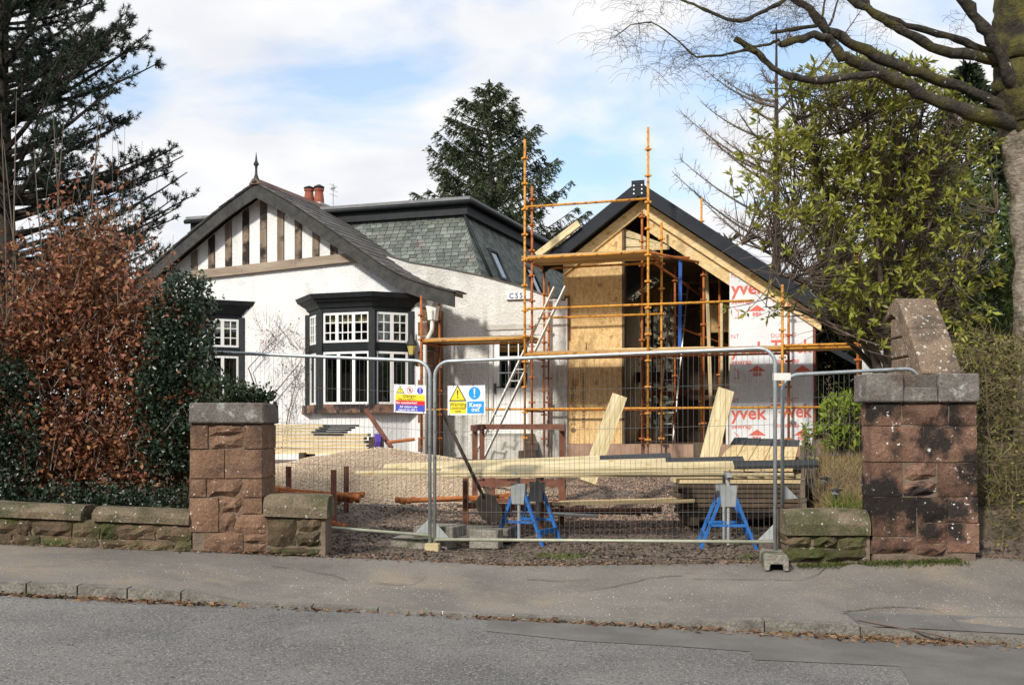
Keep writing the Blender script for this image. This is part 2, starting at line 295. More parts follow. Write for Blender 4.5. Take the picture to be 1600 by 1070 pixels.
class MB:
    def __init__(s): s.v = []; s.f = []
    def hexa(s, p):          # 8 points: bottom 0-3 counter-clockwise seen from above, top 4-7
        i = len(s.v); s.v += [tuple(q) for q in p]
        s.f += [(i, i+3, i+2, i+1), (i+4, i+5, i+6, i+7), (i, i+1, i+5, i+4), (i+1, i+2, i+6, i+5), (i+2, i+3, i+7, i+6), (i+3, i, i+4, i+7)]; return s
    def box(s, x0, y0, z0, x1, y1, z1):
        return s.hexa([(x0, y0, z0), (x1, y0, z0), (x1, y1, z0), (x0, y1, z0), (x0, y0, z1), (x1, y0, z1), (x1, y1, z1), (x0, y1, z1)])
    def beam(s, p0, p1, wd, ht, up=(0, 0, 1)):
        p0 = Vector(p0); p1 = Vector(p1); d = (p1 - p0).normalized(); up = Vector(up)
        if abs(d.dot(up)) > 0.98: up = Vector((1, 0, 0))
        sd = d.cross(up).normalized() * (wd / 2); u = sd.cross(d).normalized() * (ht / 2)
        return s.hexa([p0 - sd - u, p0 + sd - u, p1 + sd - u, p1 - sd - u, p0 - sd + u, p0 + sd + u, p1 + sd + u, p1 - sd + u])
    def path(s, pts, rad, n=6, caps=True):
        pts = [Vector(p) for p in pts]; k = len(pts)
        if not isinstance(rad, (list, tuple)): rad = [rad] * k
        base = len(s.v); prev = None
        for j, p in enumerate(pts):
            d = (pts[min(j+1, k-1)] - pts[max(j-1, 0)])
            d = d.normalized() if d.length > 1e-9 else Vector((0, 0, 1))
            if prev is None:
                a = d.cross(Vector((0, 0, 1)))
                if a.length < 1e-3: a = d.cross(Vector((1, 0, 0)))
            else: a = prev - d * prev.dot(d)
            a.normalize(); prev = a; b = d.cross(a)
            for q in range(n):
                an = 2 * math.pi * q / n
                s.v.append(tuple(p + (a * math.cos(an) + b * math.sin(an)) * rad[j]))
        for j in range(k - 1):
            for q in range(n):
                q2 = (q + 1) % n
                s.f.append((base + j*n + q, base + j*n + q2, base + (j+1)*n + q2, base + (j+1)*n + q))
        if caps:
            s.f.append(tuple(base + q for q in reversed(range(n)))); s.f.append(tuple(base + (k-1)*n + q for q in range(n)))
        return s
    def tube(s, p0, p1, r, n=8, r2=None): return s.path([p0, p1], [r, r if r2 is None else r2], n)
    def lathe(s, prof, c, n=12):
        b = len(s.v)
        for r_, z in prof:
            for q in range(n):
                a = 2 * math.pi * q / n; s.v.append((c[0] + r_ * math.cos(a), c[1] + r_ * math.sin(a), c[2] + z))
        for j in range(len(prof) - 1):
            for q in range(n):
                q2 = (q+1) % n; s.f.append((b+j*n+q, b+j*n+q2, b+(j+1)*n+q2, b+(j+1)*n+q))
        s.f.append(tuple(b+q for q in reversed(range(n)))); s.f.append(tuple(b+(len(prof)-1)*n+q for q in range(n)))
        return s
    def prism(s, poly, ext):   # poly: 3-D outline, ext: extrusion vector
        k = len(poly); b = len(s.v); e = Vector(ext)
        s.v += [tuple(Vector(p)) for p in poly] + [tuple(Vector(p) + e) for p in poly]
        s.f.append(tuple(b + q for q in range(k))); s.f.append(tuple(b + k + q for q in reversed(range(k))))
        for q in range(k):
            q2 = (q+1) % k; s.f.append((b+q2, b+q, b+k+q, b+k+q2))
        return s
    def grid(s, fn, us, vs_):
        b = len(s.v); nu = len(us); nv = len(vs_)
        for v_ in vs_:
            for u_ in us: s.v.append(tuple(fn(u_, v_)))
        for j in range(nv-1):
            for i in range(nu-1):
                s.f.append((b+j*nu+i, b+j*nu+i+1, b+(j+1)*nu+i+1, b+(j+1)*nu+i))
        return s
    def xf(s, fn): s.v = [tuple(fn(*p)) for p in s.v]; return s
    def build(s, name, mt, parent=None, smooth=False, M=None, bevel=0.0, fix=True):
        o = mesh_obj(name, s.v, s.f, mt, parent, smooth, M)
        if fix:
            import bmesh
            bm = bmesh.new(); bm.from_mesh(o.data); bmesh.ops.recalc_face_normals(bm, faces=bm.faces)
            if bevel: bmesh.ops.bevel(bm, geom=bm.edges[:], offset=bevel, segments=1, affect='EDGES')
            bm.to_mesh(o.data); bm.free()
        return o

def beam_obj(name, mt, parent, p0, p1, wd, ht, up=(0, 0, 1), bevel=0.0):
    """board whose own x axis runs along its length, so the grain follows it"""
    p0 = Vector(p0); p1 = Vector(p1); d = (p1 - p0); L = d.length; d.normalize(); up = Vector(up)
    if abs(d.dot(up)) > 0.98: up = Vector((0, 1, 0))
    y = up.cross(d).normalized(); z = d.cross(y)
    M = Matrix((( d.x, y.x, z.x, p0.x), (d.y, y.y, z.y, p0.y), (d.z, y.z, z.z, p0.z), (0, 0, 0, 1)))
    m = MB().box(0, -wd/2, -ht/2, L, wd/2, ht/2)
    return m.build(name, mt, parent, M=M, bevel=bevel, fix=bool(bevel))

def at(px, py, Y):           # the point a photo pixel shows at distance Y
    return Vector(((px - 800) / F * Y, Y, CZ + (HZ - py) / F * Y))

TH = R(19); CT, ST = math.cos(TH), math.sin(TH); OX, OY = 0.25, 21.5
def HW(t, d, z):             # the plot's own axes: t along the house fronts, d into the plot
    return Vector((OX + CT * t + ST * d, OY - ST * t + CT * d, z))
def T(px, d):
    a = (px - 800) / F
    return (a * (OY + CT * d) - OX - ST * d) / (CT + a * ST)
def TZ(px, py, d):
    t = T(px, d); return t, CZ + (HZ - py) / F * (OY - ST * t + CT * d)
def HB(): return MB()

def text_mesh(body, size, align='CENTER', extrude=0.0, bold=0.0):
    cu = bpy.data.curves.new('lettering', 'FONT'); cu.body = body; cu.size = size; cu.align_x = align; cu.align_y = 'CENTER'; cu.offset = bold; cu.resolution_u = 2; cu.space_character = 1.35 if body == 'CSS' else 1.0
    ob = bpy.data.objects.new('lettering_tmp', cu); COL.objects.link(ob)
    dg = bpy.context.evaluated_depsgraph_get(); me = bpy.data.meshes.new_from_object(ob.evaluated_get(dg))
    bpy.data.objects.remove(ob); return me
def lettering(name, body, size, mt, parent, pos, xdir, ydir, align='CENTER', bold=0.0, sx=1.0):
    me = text_mesh(body, size, align, bold=bold); me.materials.clear(); me.materials.append(MATS[mt])
    x = Vector(xdir).normalized(); y = Vector(ydir).normalized(); z = x.cross(y); p = Vector(pos)
    M = Matrix(((x.x * sx, y.x, z.x, p.x), (x.y * sx, y.y, z.y, p.y), (x.z * sx, y.z, z.z, p.z), (0, 0, 0, 1)))
    return piece(name, me, M, parent)

def leaves(name, P, D, L, wr, mt, parent, fold=0.35, curl=0.0):
    P = np.asarray(P, float); D = np.asarray(D, float); D = D / (np.linalg.norm(D, axis=1, keepdims=True) + 1e-9); n = len(P)
    L = (np.full(n, L) if np.isscalar(L) else np.asarray(L))[:, None]
    r = NP.normal(size=(n, 3)); S = np.cross(D, r); S /= (np.linalg.norm(S, axis=1, keepdims=True) + 1e-9); Nn = np.cross(D, S)
    mid = P + D * L * 0.45; W = L * wr
    v = np.stack([P, mid + S * W + Nn * W * fold, P + D * L - Nn * L * curl, mid - S * W + Nn * W * fold], axis=1).reshape(-1, 3)
    b = np.arange(n)[:, None] * 4
    f = np.concatenate([b + np.array([[0, 2, 1]]), b + np.array([[0, 3, 2]])], axis=1).reshape(-1, 3)
    return mesh_obj(name, v, f, mt, parent)
def blades(name, P, D, L, wd, mt, parent):
    """thin pointed triangles: needles, grass"""
    P = np.asarray(P, float); D = np.asarray(D, float); D = D / (np.linalg.norm(D, axis=1, keepdims=True) + 1e-9); n = len(P)
    L = (np.full(n, L) if np.isscalar(L) else np.asarray(L))[:, None]
    r = NP.normal(size=(n, 3)); S = np.cross(D, r); S /= (np.linalg.norm(S, axis=1, keepdims=True) + 1e-9)
    v = np.stack([P - S * wd / 2, P + S * wd / 2, P + D * L], axis=1).reshape(-1, 3)
    return mesh_obj(name, v, np.arange(3 * n).reshape(-1, 3), mt, parent)
def rough_path(pts, rad, n=8, sub=4, jr=.16, jp=.22):
    P_, R_ = [], []; k = len(pts)
    for i in range(k - 1):
        for j in range(sub):
            t = j / sub; r = rad[i] * (1-t) + rad[i+1] * t; p = pts[i].lerp(pts[i+1], t)
            P_.append(p + Vector((random.uniform(-1, 1), random.uniform(-1, 1), random.uniform(-1, 1))) * r * jp); R_.append(r * random.uniform(1 - jr, 1 + jr))
    P_.append(pts[-1]); R_.append(rad[-1]); m = MB().path(P_, R_, n)
    m.v = [tuple(Vector(v) + Vector((mnoise.noise(Vector(v) * 9), mnoise.noise(Vector(v) * 9 + Vector((5, 0, 0))), 0)) * .018) for v in m.v]; return m
def lump(p, s=1.0): return mnoise.noise(Vector(p) * s)
# ================================================================ GROUND, ROAD, PAVEMENT
GR = 0.05                                   # the street falls to the right
YK, YB = 8.44, 10.6                         # kerb face, back of pavement
def cl(x, a, b): return max(a, min(b, x))
def zroad(X): return -GR * cl(X, -45, 45)
_bx = [-45, -4.9, -1.85, 0.0, 2.46, 4.3, 45]; _bz = [0.354 + 40 * 0.045, 0.354, 0.231, 0.150, 0.17, 0.235, 0.235 - 40 * 0.05]
def zback(X): return float(np.interp(X, _bx, _bz))
_kx = [-45, -2.55, -2.1, 1.0, 1.35, 1.95, 2.67, 2.70, 45]; _kh = [0.085, 0.085, 0.02, 0.02, 0.045, 0.09, 0.08, 0.055, 0.055]
def hkerb(X): return float(np.interp(X, _kx, _kh))
def zpave(X, Y):
    s = cl((Y - YK - 0.13) / (YB - YK - 0.13), 0, 1)
    return (zroad(X) + hkerb(X)) * (1 - s) + zback(X) * s
def sm(a, b, x):
    s = cl((x - a) / (b - a), 0, 1); return s * s * (3 - 2 * s)
def zsite(X, Y):
    zb = zback(X)
    drive = zb + (0.87 - zb) * sm(11.6, 20.5, Y)
    left = 0.58 + 0.02 * max(0, -X - 3) * (1 if X > -12 else 0) + 0.1 * sm(12, 20, Y)
    right = 0.66 + 0.62 * sm(10.9, 14.2, Y)
    wl = 1 - sm(-3.0, -2.55, X) if Y < 14 else (1 - sm(-3.0 - (Y - 14) * .5, -2.55, X))
    xb = .258 * Y + .08; wr = sm(xb + .02, xb + .30, X)
    z = drive * (1 - wl) * (1 - wr) + left * wl + right * wr * (1 - wl)
    e = sm(10.62, 10.95, Y)
    z = zb * (1 - e) + z * e if (X < -2.3 or X > 2.6) else z
    z += 0.022 * lump((X, Y, 0), 1.7) * sm(10.7, 11.2, Y) + 0.012 * lump((X, Y, 3), 5.0) * sm(10.7, 11.0, Y)
    far = sm(30, 60, Y)
    return z * (1 - far) + 0.9 * far
def ray_road(px, py):
    a = (px - 800) / F; b = (py - HZ) / F; Y = CZ / (b - GR * a); return a * Y, Y

xs = [-45, -30, -20, -14] + list(np.arange(-10, 10.01, 0.25)) + [14, 20, 30, 45]
o = MB().grid(lambda x, y: (x, y, zroad(x)), xs, [2.6, 4, 5, 6, 7, 8, YK + 0.05]).build('road', 'asphalt', fix=False); tag(o, kind='structure')
# reinstated strip of newer asphalt along the right-hand kerb
seam = [(760, 986), (900, 1001), (1060, 1010), (1172, 1018), (1180, 1031), (1300, 1036), (1405, 1041), (1428, 1075)]
pts = [ray_road(*q) for q in seam]
poly = [(x, y, zroad(x) + 0.004) for x, y in pts] + [(6.0, 6.2, zroad(6) + 0.004), (6.0, YK - 0.004, zroad(6) + 0.004), (pts[0][0], YK - 0.004, zroad(pts[0][0]) + 0.004)]
m = MB(); m.v = poly; m.f = [tuple(range(len(poly)))]
tag(m.build('road_patch', 'asphalt_new', fix=False), kind='structure')
pv = MB().grid(lambda x, y: (x, y, zpave(x, y) + 0.006 * lump((x, y, 1), 0.9)), xs, [YK + 0.125, 8.9, 9.2, 9.6, 10.0, 10.3, YB, YB + 0.12]).build('pavement', 'pavement', fix=False, smooth=True); tag(pv, kind='structure')
# tarmac reinstatement beside the kerb with a crack line
m = MB(); q = [(2.72, YK + 0.135), (2.70, 8.93), (4.6, 8.99), (7, 9.0), (7, YK + 0.135)]
m.v = [(x, y, zpave(x, y) + 0.0075 + 0.004) for x, y in q]; m.f = [tuple(range(len(q)))]
tag(m.build('pavement_patch', 'asphalt_new', fix=False), kind='structure')
# cracks in the pavement
def ray_pave(px, py):
    Y = 9.5
    for _ in range(25): Y = CZ * 0 + (CZ - zpave((px - 800) / F * Y, Y)) / ((py - HZ) / F)
    return (px - 800) / F * Y, Y
for line in ([(425, 886), (470, 889), (520, 900), (548, 908)], [(585, 911), (640, 915), (668, 902)], [(905, 925), (960, 917), (1015, 903), (1078, 899)], [(1085, 905), (1200, 907), (1330, 905), (1500, 909)], [(1315, 957), (1365, 950), (1440, 947), (1545, 943)], [(820, 905), (870, 908), (930, 905)]):
    pts = []
    for (a0, b0), (a1, b1) in zip(line[:-1], line[1:]):
        for k in range(5): pts.append(ray_pave(a0 + (a1 - a0) * k / 5 + random.uniform(-2, 2), b0 + (b1 - b0) * k / 5 + random.uniform(-.8, .8)))
    m = MB(); n0 = 0
    for i, (x, y) in enumerate(pts):
        w_ = random.uniform(.003, .011); z = zpave(x, y) + .0105
        m.v += [(x, y - w_, z), (x, y + w_, z)]
        if i: m.f.append((2*i - 2, 2*i, 2*i + 1, 2*i - 1))
    m.build('crack', 'soil', pv, fix=False)
# kerb stones
kb = bpy.data.objects.new('kerb', None); COL.objects.link(kb); kb.location = (0, YK, 0); WM['kerb'] = Matrix.Translation((0, YK, 0)); kb['kind'] = 'structure'
edges = [-8.2, -7.3, -6.4, -5.5, -4.6] + [(p - 800) / F * YK for p in (40, 120, 198, 282, 372, 487, 590, 690, 802, 915, 1032, 1195, 1345, 1485, 1612)] + [4.75, 5.6, 6.5, 7.4, 8.3]
for a, b in zip(edges[:-1], edges[1:]):
    a += 0.006; b -= 0.006
    j = random.uniform(-0.006, 0.006); m = MB(); n = 4
    def kz(x): return zroad(x) + hkerb(x) + j + 0.004
    for i in range(n):
        x0 = a + (b - a) * i / n; x1 = a + (b - a) * (i + 1) / n
        y0 = YK + random.uniform(-0.006, 0.004)
        m.hexa([(x0, YK, zroad(x0) - 0.12), (x1, YK, zroad(x1) - 0.12), (x1, YK + 0.135, zroad(x1) - 0.12), (x0, YK + 0.135, zroad(x0) - 0.12),
                (x0, YK + 0.012, kz(x0)), (x1, YK + 0.012, kz(x1)), (x1, YK + 0.135, kz(x1) + 0.002), (x0, YK + 0.135, kz(x0) + 0.002)])
    m.build('kerb_stone', 'kerbstone', kb)
# plot, garden banks, land to the horizon: one sheet
gx = [-700, -300, -120, -60, -30, -20, -14] + list(np.arange(-11, 2.8, 0.22)) + [2.85, 2.9, 2.95, 3.0, 3.05] + list(np.arange(3.2, 11.01, .22)) + [14, 20, 30, 60, 120, 300, 700]
gy = list(np.arange(YB + 0.02, 15, 0.16)) + list(np.arange(15, 24, 0.3)) + [25, 27, 30, 36, 44, 60, 100, 200, 400, 900]
g = MB().grid(lambda x, y: (x, y, zsite(x, y)), gx, gy).build('ground', 'dirt', fix=False, smooth=True); tag(g, kind='structure')
far = MB().grid(lambda x, y: (x, y, zroad(x) - 0.35 - 0.002 * abs(y)), [-900, -200, -45, -20, 0, 20, 45, 200, 900], [-600, -100, -20, 0, 2.7, 6, 9, 10.7]).build('verge', 'far_ground', fix=False); tag(far, kind='structure')
op = MB().grid(lambda x, y: (x, y, zroad(x) + 0.07), xs, [-1.5, 0, 2.6]).build('near_pavement', 'pavement', fix=False); tag(op, kind='structure')
# grass and soil over the right-hand bank, soil in the left garden
def cover(name, mt, x0, x1, y0, y1, n=26):
    o = MB().grid(lambda x, y: (x, y, zsite(x, y) + 0.012 + 0.01 * lump((x, y, 5), 4)), list(np.linspace(x0, x1, n)), list(np.linspace(y0, y1, n))).build(name, mt, fix=False, smooth=True); tag(o, kind='structure')
cover('bank_soil', 'soil', 3.95, 9.5, 10.7, 14.4)
cover('garden_soil', 'soil', -9.5, -3.02, 10.95, 14.0)

# chips, leaves and grit lying about (uncountable)
def scatter(name, mt, pts, s0, s1, flat=0.35, h=0.004, label=None, cat=None):
    P = np.array(pts); n = len(P); S = NP.uniform(s0, s1, n); A = NP.uniform(0, 6.28, n)
    D = np.stack([np.cos(A), np.sin(A), NP.normal(0, 0.22, n)], 1); P[:, 2] += h
    o = leaves(name, P, D, S, flat, mt, None, fold=0.25); tag(o, label, cat, kind='stuff'); return o
pts = []
while len(pts) < 9000:
    x = random.uniform(-2.5, 2.9); y = 10.62 + 8.0 * random.random() ** 1.6
    if x < -2.2 and y < 12: continue
    if lump((x, y, 9), 0.9) > random.uniform(-0.5, 0.4) - (0.2 if y < 11.3 else 0): pts.append((x, y, zsite(x, y)))
scatter('wood_chippings', 'chip', pts, 0.015, 0.06, label='brown chippings and stones trodden into the driveway', cat='chippings')
pts = []
for _ in range(2000):
    r = random.random()
    if r < 0.36: x = random.gauss(2.75, 0.55); y = YK - abs(random.gauss(0, 0.10)) - 0.005
    elif r < 0.66: x = random.uniform(-4.6, -2.2); y = YK - abs(random.gauss(0, 0.055)) - 0.004
    elif r < 0.82: x = random.uniform(-0.3, 1.6); y = YK - abs(random.gauss(0, 0.035)) - 0.004
    else: x = random.uniform(-4.8, 4.8); y = YK - abs(random.gauss(0, 0.04)) - 0.004
    pts.append((x, y, zroad(x) + 0.012 * random.random()))
scatter('gutter_leaves', 'litter', pts, 0.02, 0.075, 0.22, label='dead brown leaves and twigs drifted along the gutter', cat='leaf litter')
pts = []
for _ in range(1500):
    x = random.uniform(-5.2, 5.0); y = YB + 0.06 - abs(random.gauss(0, 0.07)); pts.append((x, y, zpave(x, y) + 0.01))
scatter('edge_leaves', 'litter', pts, 0.012, 0.045, 0.3, h=0.006, label='crumbs of dead leaf along the back of the pavement', cat='leaf litter')
pts = []
while len(pts) < 750:
    x = random.uniform(-3.2, 4.6); y = random.gauss(9.15, 0.3)
    if y > YK + 0.15 and y < YB and lump((x, y, 2), 0.8) > -0.25: pts.append((x, y, zpave(x, y) + 0.006))
scatter('pavement_grit', 'grit', pts, 0.004, 0.010, 0.5, h=0.004, label='pale specks of grit scattered over the pavement', cat='grit')
m = MB(); q = [at(1340, 957, 8.7), at(1372, 965, 8.62), at(1440, 985, 8.4), at(1530, 1006, 8.25), at(1546, 1014, 8.2)]
P_ = []
for p in q:
    z = (zpave(p.x, p.y) if p.y > YK else zroad(p.x)) + 0.02; P_.append((p.x, p.y, z))
P_[2] = (P_[2][0], P_[2][1], zroad(P_[2][0]) + 0.075)
tag(m.path(P_, [0.006, 0.008, 0.007, 0.006, 0.004], 5).build('fallen_twig', 'twig', smooth=True), 'bent bare twig lying across the kerb over the drift of leaves', 'twig')

# ================================================================ STONE WALLS AND PILLARS
def stone(parent, bl, br, tr, tl, y0, depth, mt, rough=0.006, cham=0.008, name='stone'):
    """one dressed or rock-faced block; corners are (x, z) of its face"""
    nx, nz_ = 4, 3; bl, br, tr, tl = [Vector((c[0], c[1])) for c in (bl, br, tr, tl)]; V = []; Fc = []
    sd = random.random() * 90
    for j in range(nz_ + 1):
        for i in range(nx + 1):
            u, v = i / nx, j / nz_
            p = (bl * (1-u) + br * u) * (1-v) + (tl * (1-u) + tr * u) * v
            e = 0 if (i in (0, nx) or j in (0, nz_)) else 1
            y = y0 + (cham if not e else -rough * (0.6 + 1.4 * mnoise.noise(Vector((i * 0.9 + sd, j * 0.9, sd)))))
            if rough > 0.012 and not e: p = p + Vector((random.uniform(-.02, .02), random.uniform(-.015, .015)))
            V.append((p.x + (0 if e else random.uniform(-.003, .003)), y, p.y + (0 if e else random.uniform(-.003, .003))))
    w_ = nx + 1
    for j in range(nz_):
        for i in range(nx): Fc.append((j*w_+i, j*w_+i+1, (j+1)*w_+i+1, (j+1)*w_+i))
    ring = [i for i in range(w_)] + [j*w_+nx for j in range(1, nz_+1)] + [nz_*w_+i for i in range(nx-1, -1, -1)] + [j*w_ for j in range(nz_-1, 0, -1)]
    b = len(V)
    for k in ring: V.append((V[k][0], y0 + depth, V[k][2]))
    n = len(ring)
    for k in range(n):
        k2 = (k+1) % n; Fc.append((ring[k2], ring[k], b+k, b+k2))
    Fc.append(tuple(b + k for k in range(n)))
    return mesh_obj(name, V, Fc, mt, parent)
def stones_px(parent, Y, rects, mt, depth=0.3, gap=1.0, side=None, shear=0.0, sx0=0):
    """rects: (x0, y0, x1, y1[, rough]) in photo pixels on the face at distance Y"""
    for r in rects:
        x0, y0, x1, y1 = r[:4]; rough = r[4] if len(r) > 4 else 0.005
        f = lambda x, y: (lambda p: (p.x, p.z))(at(x, y + shear * (x - sx0), Y))
        dp = depth
        if side is not None and x1 >= side: dp = 0.62
        mm = mt(r) if callable(mt) else mt
        stone(parent, f(x0+gap, y1-gap), f(x1-gap, y1-gap), f(x1-gap, y0+gap), f(x0+gap, y0+gap), Y, dp, mm, rough, 0.004 + rough * 0.5)

YW = 10.62
def crop(rects, sx, ox, oy): return [(r[0]/sx+ox, r[1]/sx+oy, r[2]/sx+ox, r[3]/sx+oy) + tuple(r[4:]) for r in rects]
RK = 0.035
# left gate pillar
lp = root('gate_pillar', 'red sandstone gate pillar with sloping cap and ivy on top, beside the beech hedge', 'gate pillar', at(355, 860, YW + 0.3), 'gate pillars')
rects = crop([(58, 222, 160, 362), (160, 222, 358, 290, RK), (160, 290, 358, 362, RK), (358, 222, 464, 362), (55, 362, 252, 526), (252, 362, 462, 526),
              (52, 526, 150, 632), (150, 524, 348, 632, RK), (348, 526, 462, 632), (52, 632, 220, 826), (220, 632, 346, 716, RK), (346, 632, 462, 724),
              (220, 716, 305, 828, 0.02), (305, 724, 486, 832, 0.02), (132, 826, 350, 942, 0.015), (350, 832, 490, 890, 0.025), (350, 890, 490, 950, 0.025)], 3.567, 280, 600)
stones_px(lp, YW, rects, 'sandstone', 0.32, 0.9, side=407)
c0 = at(298, 862, YW); c1 = at(409, 661, YW)
MB().box(c0.x + 0.012, YW + 0.022, c0.z - 0.25, c1.x - 0.012, YW + 0.61, c1.z).build('mortar', 'mortar', lp)
def cap(parent, x0, x1, Yf, depth, z0, z1, notch=None, mt='capstone', slope=0.0):
    m = MB(); m.hexa([(x0, Yf, z0), (x1, Yf, z0), (x1, Yf + depth, z0), (x0, Yf + depth, z0), (x0 + .006, Yf, z1), (x1 - .006, Yf, z1), (x1 - .006, Yf + depth, z1 + slope), (x0 + .006, Yf + depth, z1 + slope)])
    return m.build('cap_stone', mt, parent, bevel=0.012)
a = at(294.5, 661, YW - 0.035); b = at(336, 629, YW - 0.035); c = at(412, 661, YW - 0.035)
cap(lp, a.x, c.x, YW - 0.035, 0.70, a.z, b.z)
# left low wall end (between pillar and drive)
lw = root('wall_stub', 'short sandstone wall end with a rounded coping beside the sunlit pillar', 'wall', at(455, 868, YW + 0.2))
rects = crop([(486, 737, 656, 908, 0.03), (658, 737, 786, 822, 0.03), (655, 824, 786, 910, 0.03), (486, 910, 566, 950, 0.02), (566, 912, 778, 968, 0.025)], 3.567, 280, 600)
stones_px(lw, YW, rects, 'wallstone', 0.30, 0.8)
stones_px(lw, YW + 0.30, rects, 'wallstone', 0.14, 0.8)
p0 = at(410.5, 806, YW); p1 = at(511, 806, YW)
MB().box(p0.x + 0.02, YW + 0.02, p0.z - 0.5, p1.x - 0.02, YW + 0.4, p0.z).build('mortar', 'mortar', lw)
def coping(parent, xa, xb, za, zb, h, depth, y0, mt='copestone', n=7, name='coping_stone'):
    prof = [(0, 0), (0.0, h * 0.45), (depth * 0.10, h * 0.8), (depth * 0.28, h), (depth * 0.72, h), (depth * 0.9, h * 0.8), (depth, h * 0.45), (depth, 0)]
    V = []; Fc = []; k = len(prof); ns = 5
    for i in range(ns + 1):
        u = i / ns; x = xa + (xb - xa) * u; z = za + (zb - za) * u
        for (dy, dz) in prof:
            e = 0.01 if i in (0, ns) else 0.0
            V.append((x, y0 + dy + random.uniform(-.005, .005), z + dz * (1 - e * 4) + (random.uniform(-.006, .006) if dz else 0)))
    for i in range(ns):
        for q in range(k):
            q2 = (q+1) % k; Fc.append((i*k+q, (i+1)*k+q, (i+1)*k+q2, i*k+q2))
    Fc.append(tuple(range(k))); Fc.append(tuple(ns*k + q for q in reversed(range(k))))
    o = MB(); o.v = V; o.f = Fc; return o.build(name, mt, parent, smooth=False)
ca = at(411, 806, YW - 0.02); cb = at(511, 810, YW - 0.02)
coping(lw, ca.x, cb.x, ca.z, cb.z, 0.215, 0.46, YW - 0.025, 'copestone')
# left garden wall
gw = root('garden_wall', 'long low mossy stone garden wall under the copper beech hedge', 'wall', at(150, 852, YW + 0.2))
def yshift(px): return 0.048 * px
xsplit = [[-640, -560, -470, -390, -300, -210, -130, -60, 26, 48, 111, 154, 182, 243, 297], [-640, -540, -460, -360, -270, -190, -90, -20, 17, 63, 110, 154, 214, 270, 297]]
for row, (ya, yb) in zip(xsplit, [(807, 834), (834, 853)]):
    for x0, x1 in zip(row[:-1], row[1:]):
        f = lambda x, y: (lambda p: (p.x, p.z))(at(x, y + 0.043 * x, YW))
        stone(gw, f(x0+.8, yb-.8 + (3 if yb == 853 else 0)), f(x1-.8, yb-.8 + (3 if yb == 853 else 0)), f(x1-.8, ya+.8), f(x0+.8, ya+.8), YW, 0.28, 'wallstone', 0.028, 0.016)
for x0, x1 in zip([-640, -430, -210, -60, 130, 145], [-432, -212, -62, 128, 145, 296]):
    if x1 - x0 < 20: continue
    a = at(x0, 807 + 0.043 * x0, YW); b = at(x1, 807 + 0.043 * x1, YW)
    coping(gw, a.x, b.x, a.z, b.z, 0.135, 0.42, YW - 0.03)
a = at(-640, 807 - 27, YW); b = at(297, 807 + 12.7, YW)
MB().hexa([(a.x, YW + .03, a.z - .4), (b.x, YW + .03, b.z - .4), (b.x, YW + .36, b.z - .4), (a.x, YW + .36, a.z - .4), (a.x, YW + .03, a.z), (b.x, YW + .03, b.z), (b.x, YW + .36, b.z), (a.x, YW + .36, a.z)]).build('mortar', 'mortar', gw)
# right gate pillar
YR = 10.45
rpil = root('gate_pillar', 'broad blackened red sandstone gate pillar spotted with white lichen', 'gate pillar', at(1440, 865, YR + 0.4), 'gate pillars')
rects = crop([(326, 490, 433, 567), (433, 490, 602, 567, 0.02), (602, 490, 699, 567), (327, 567, 513, 689), (513, 567, 701, 689), (328, 689, 439, 804), (439, 689, 561, 750, RK), (439, 750, 561, 804, RK),
              (561, 689, 702, 804), (330, 804, 489, 938, 0.012), (489, 804, 596, 892, 0.02), (596, 804, 706, 892, 0.012), (596, 892, 709, 992, 0.003), (489, 892, 596, 960, 0.025), (330, 938, 489, 1000, 0.03), (489, 960, 596, 1002, 0.03)], 2.14, 1200, 400)
rects = [(1361 + (r[0] - 1353) * .955, r[1], 1361 + (r[2] - 1353) * .955, r[3]) + tuple(r[4:]) for r in rects]
stones_px(rpil, YR, rects, 'sandstone_dark', 0.30, 0.9)
def side_stones(parent, x, y0, y1, zs, mt):       # left-hand face of the right pillar
    for za, zb in zip(zs[:-1], zs[1:]):
        MB().box(x, y0, za + .006, x + 0.1, y1, zb - .006).build('stone', mt, parent, bevel=0.006)
c0 = at(1361.5, 872, YR); c1 = at(1529, 628, YR)
MB().box(c0.x + 0.02, YR + 0.02, c0.z - 0.2, c1.x - 0.02, YR + 0.32, c1.z).build('mortar', 'mortar', rpil)
a = at(1354, 628, YR - .04); b = at(1532, 583, YR - .04); n0 = at(1413, 605, YR - .04); n1 = at(1467, 605, YR - .04)
cap(rpil, a.x, n0.x, YR - .04, 0.40, a.z, b.z); cap(rpil, n0.x + .002, n1.x - .002, YR - .036, 0.39, a.z + .001, n0.z); cap(rpil, n1.x, b.x, YR - .04, 0.40, a.z, b.z)
MB().box(n0.x + .002, YR + 0.02, n0.z, n1.x - .002, YR + .35, b.z - 0.01).build('cap_stone', 'capstone', rpil)
# low wall between fence and right pillar
rw = root('wall_stub', 'low rough wall with a thick flat coping below the grassy bank', 'wall', at(1290, 872, YR + .2))
rects = crop([(64, 932, 150, 975, RK), (150, 930, 240, 975, RK), (240, 932, 332, 990, RK), (64, 975, 190, 1022, RK), (190, 975, 332, 1020, RK)], 2.14, 1200, 400)
stones_px(rw, YR, rects, 'wallstone', 0.34, 0.8)
a = at(1229, 836, YR - .02); b = at(1362, 836, YR - .02)
MB().box(a.x + .02, YR + .03, a.z - .4, b.x, YR + .4, a.z).build('mortar', 'mortar', rw)
coping(rw, a.x, b.x - .01, a.z, b.z, 0.235, 0.5, YR - .03)
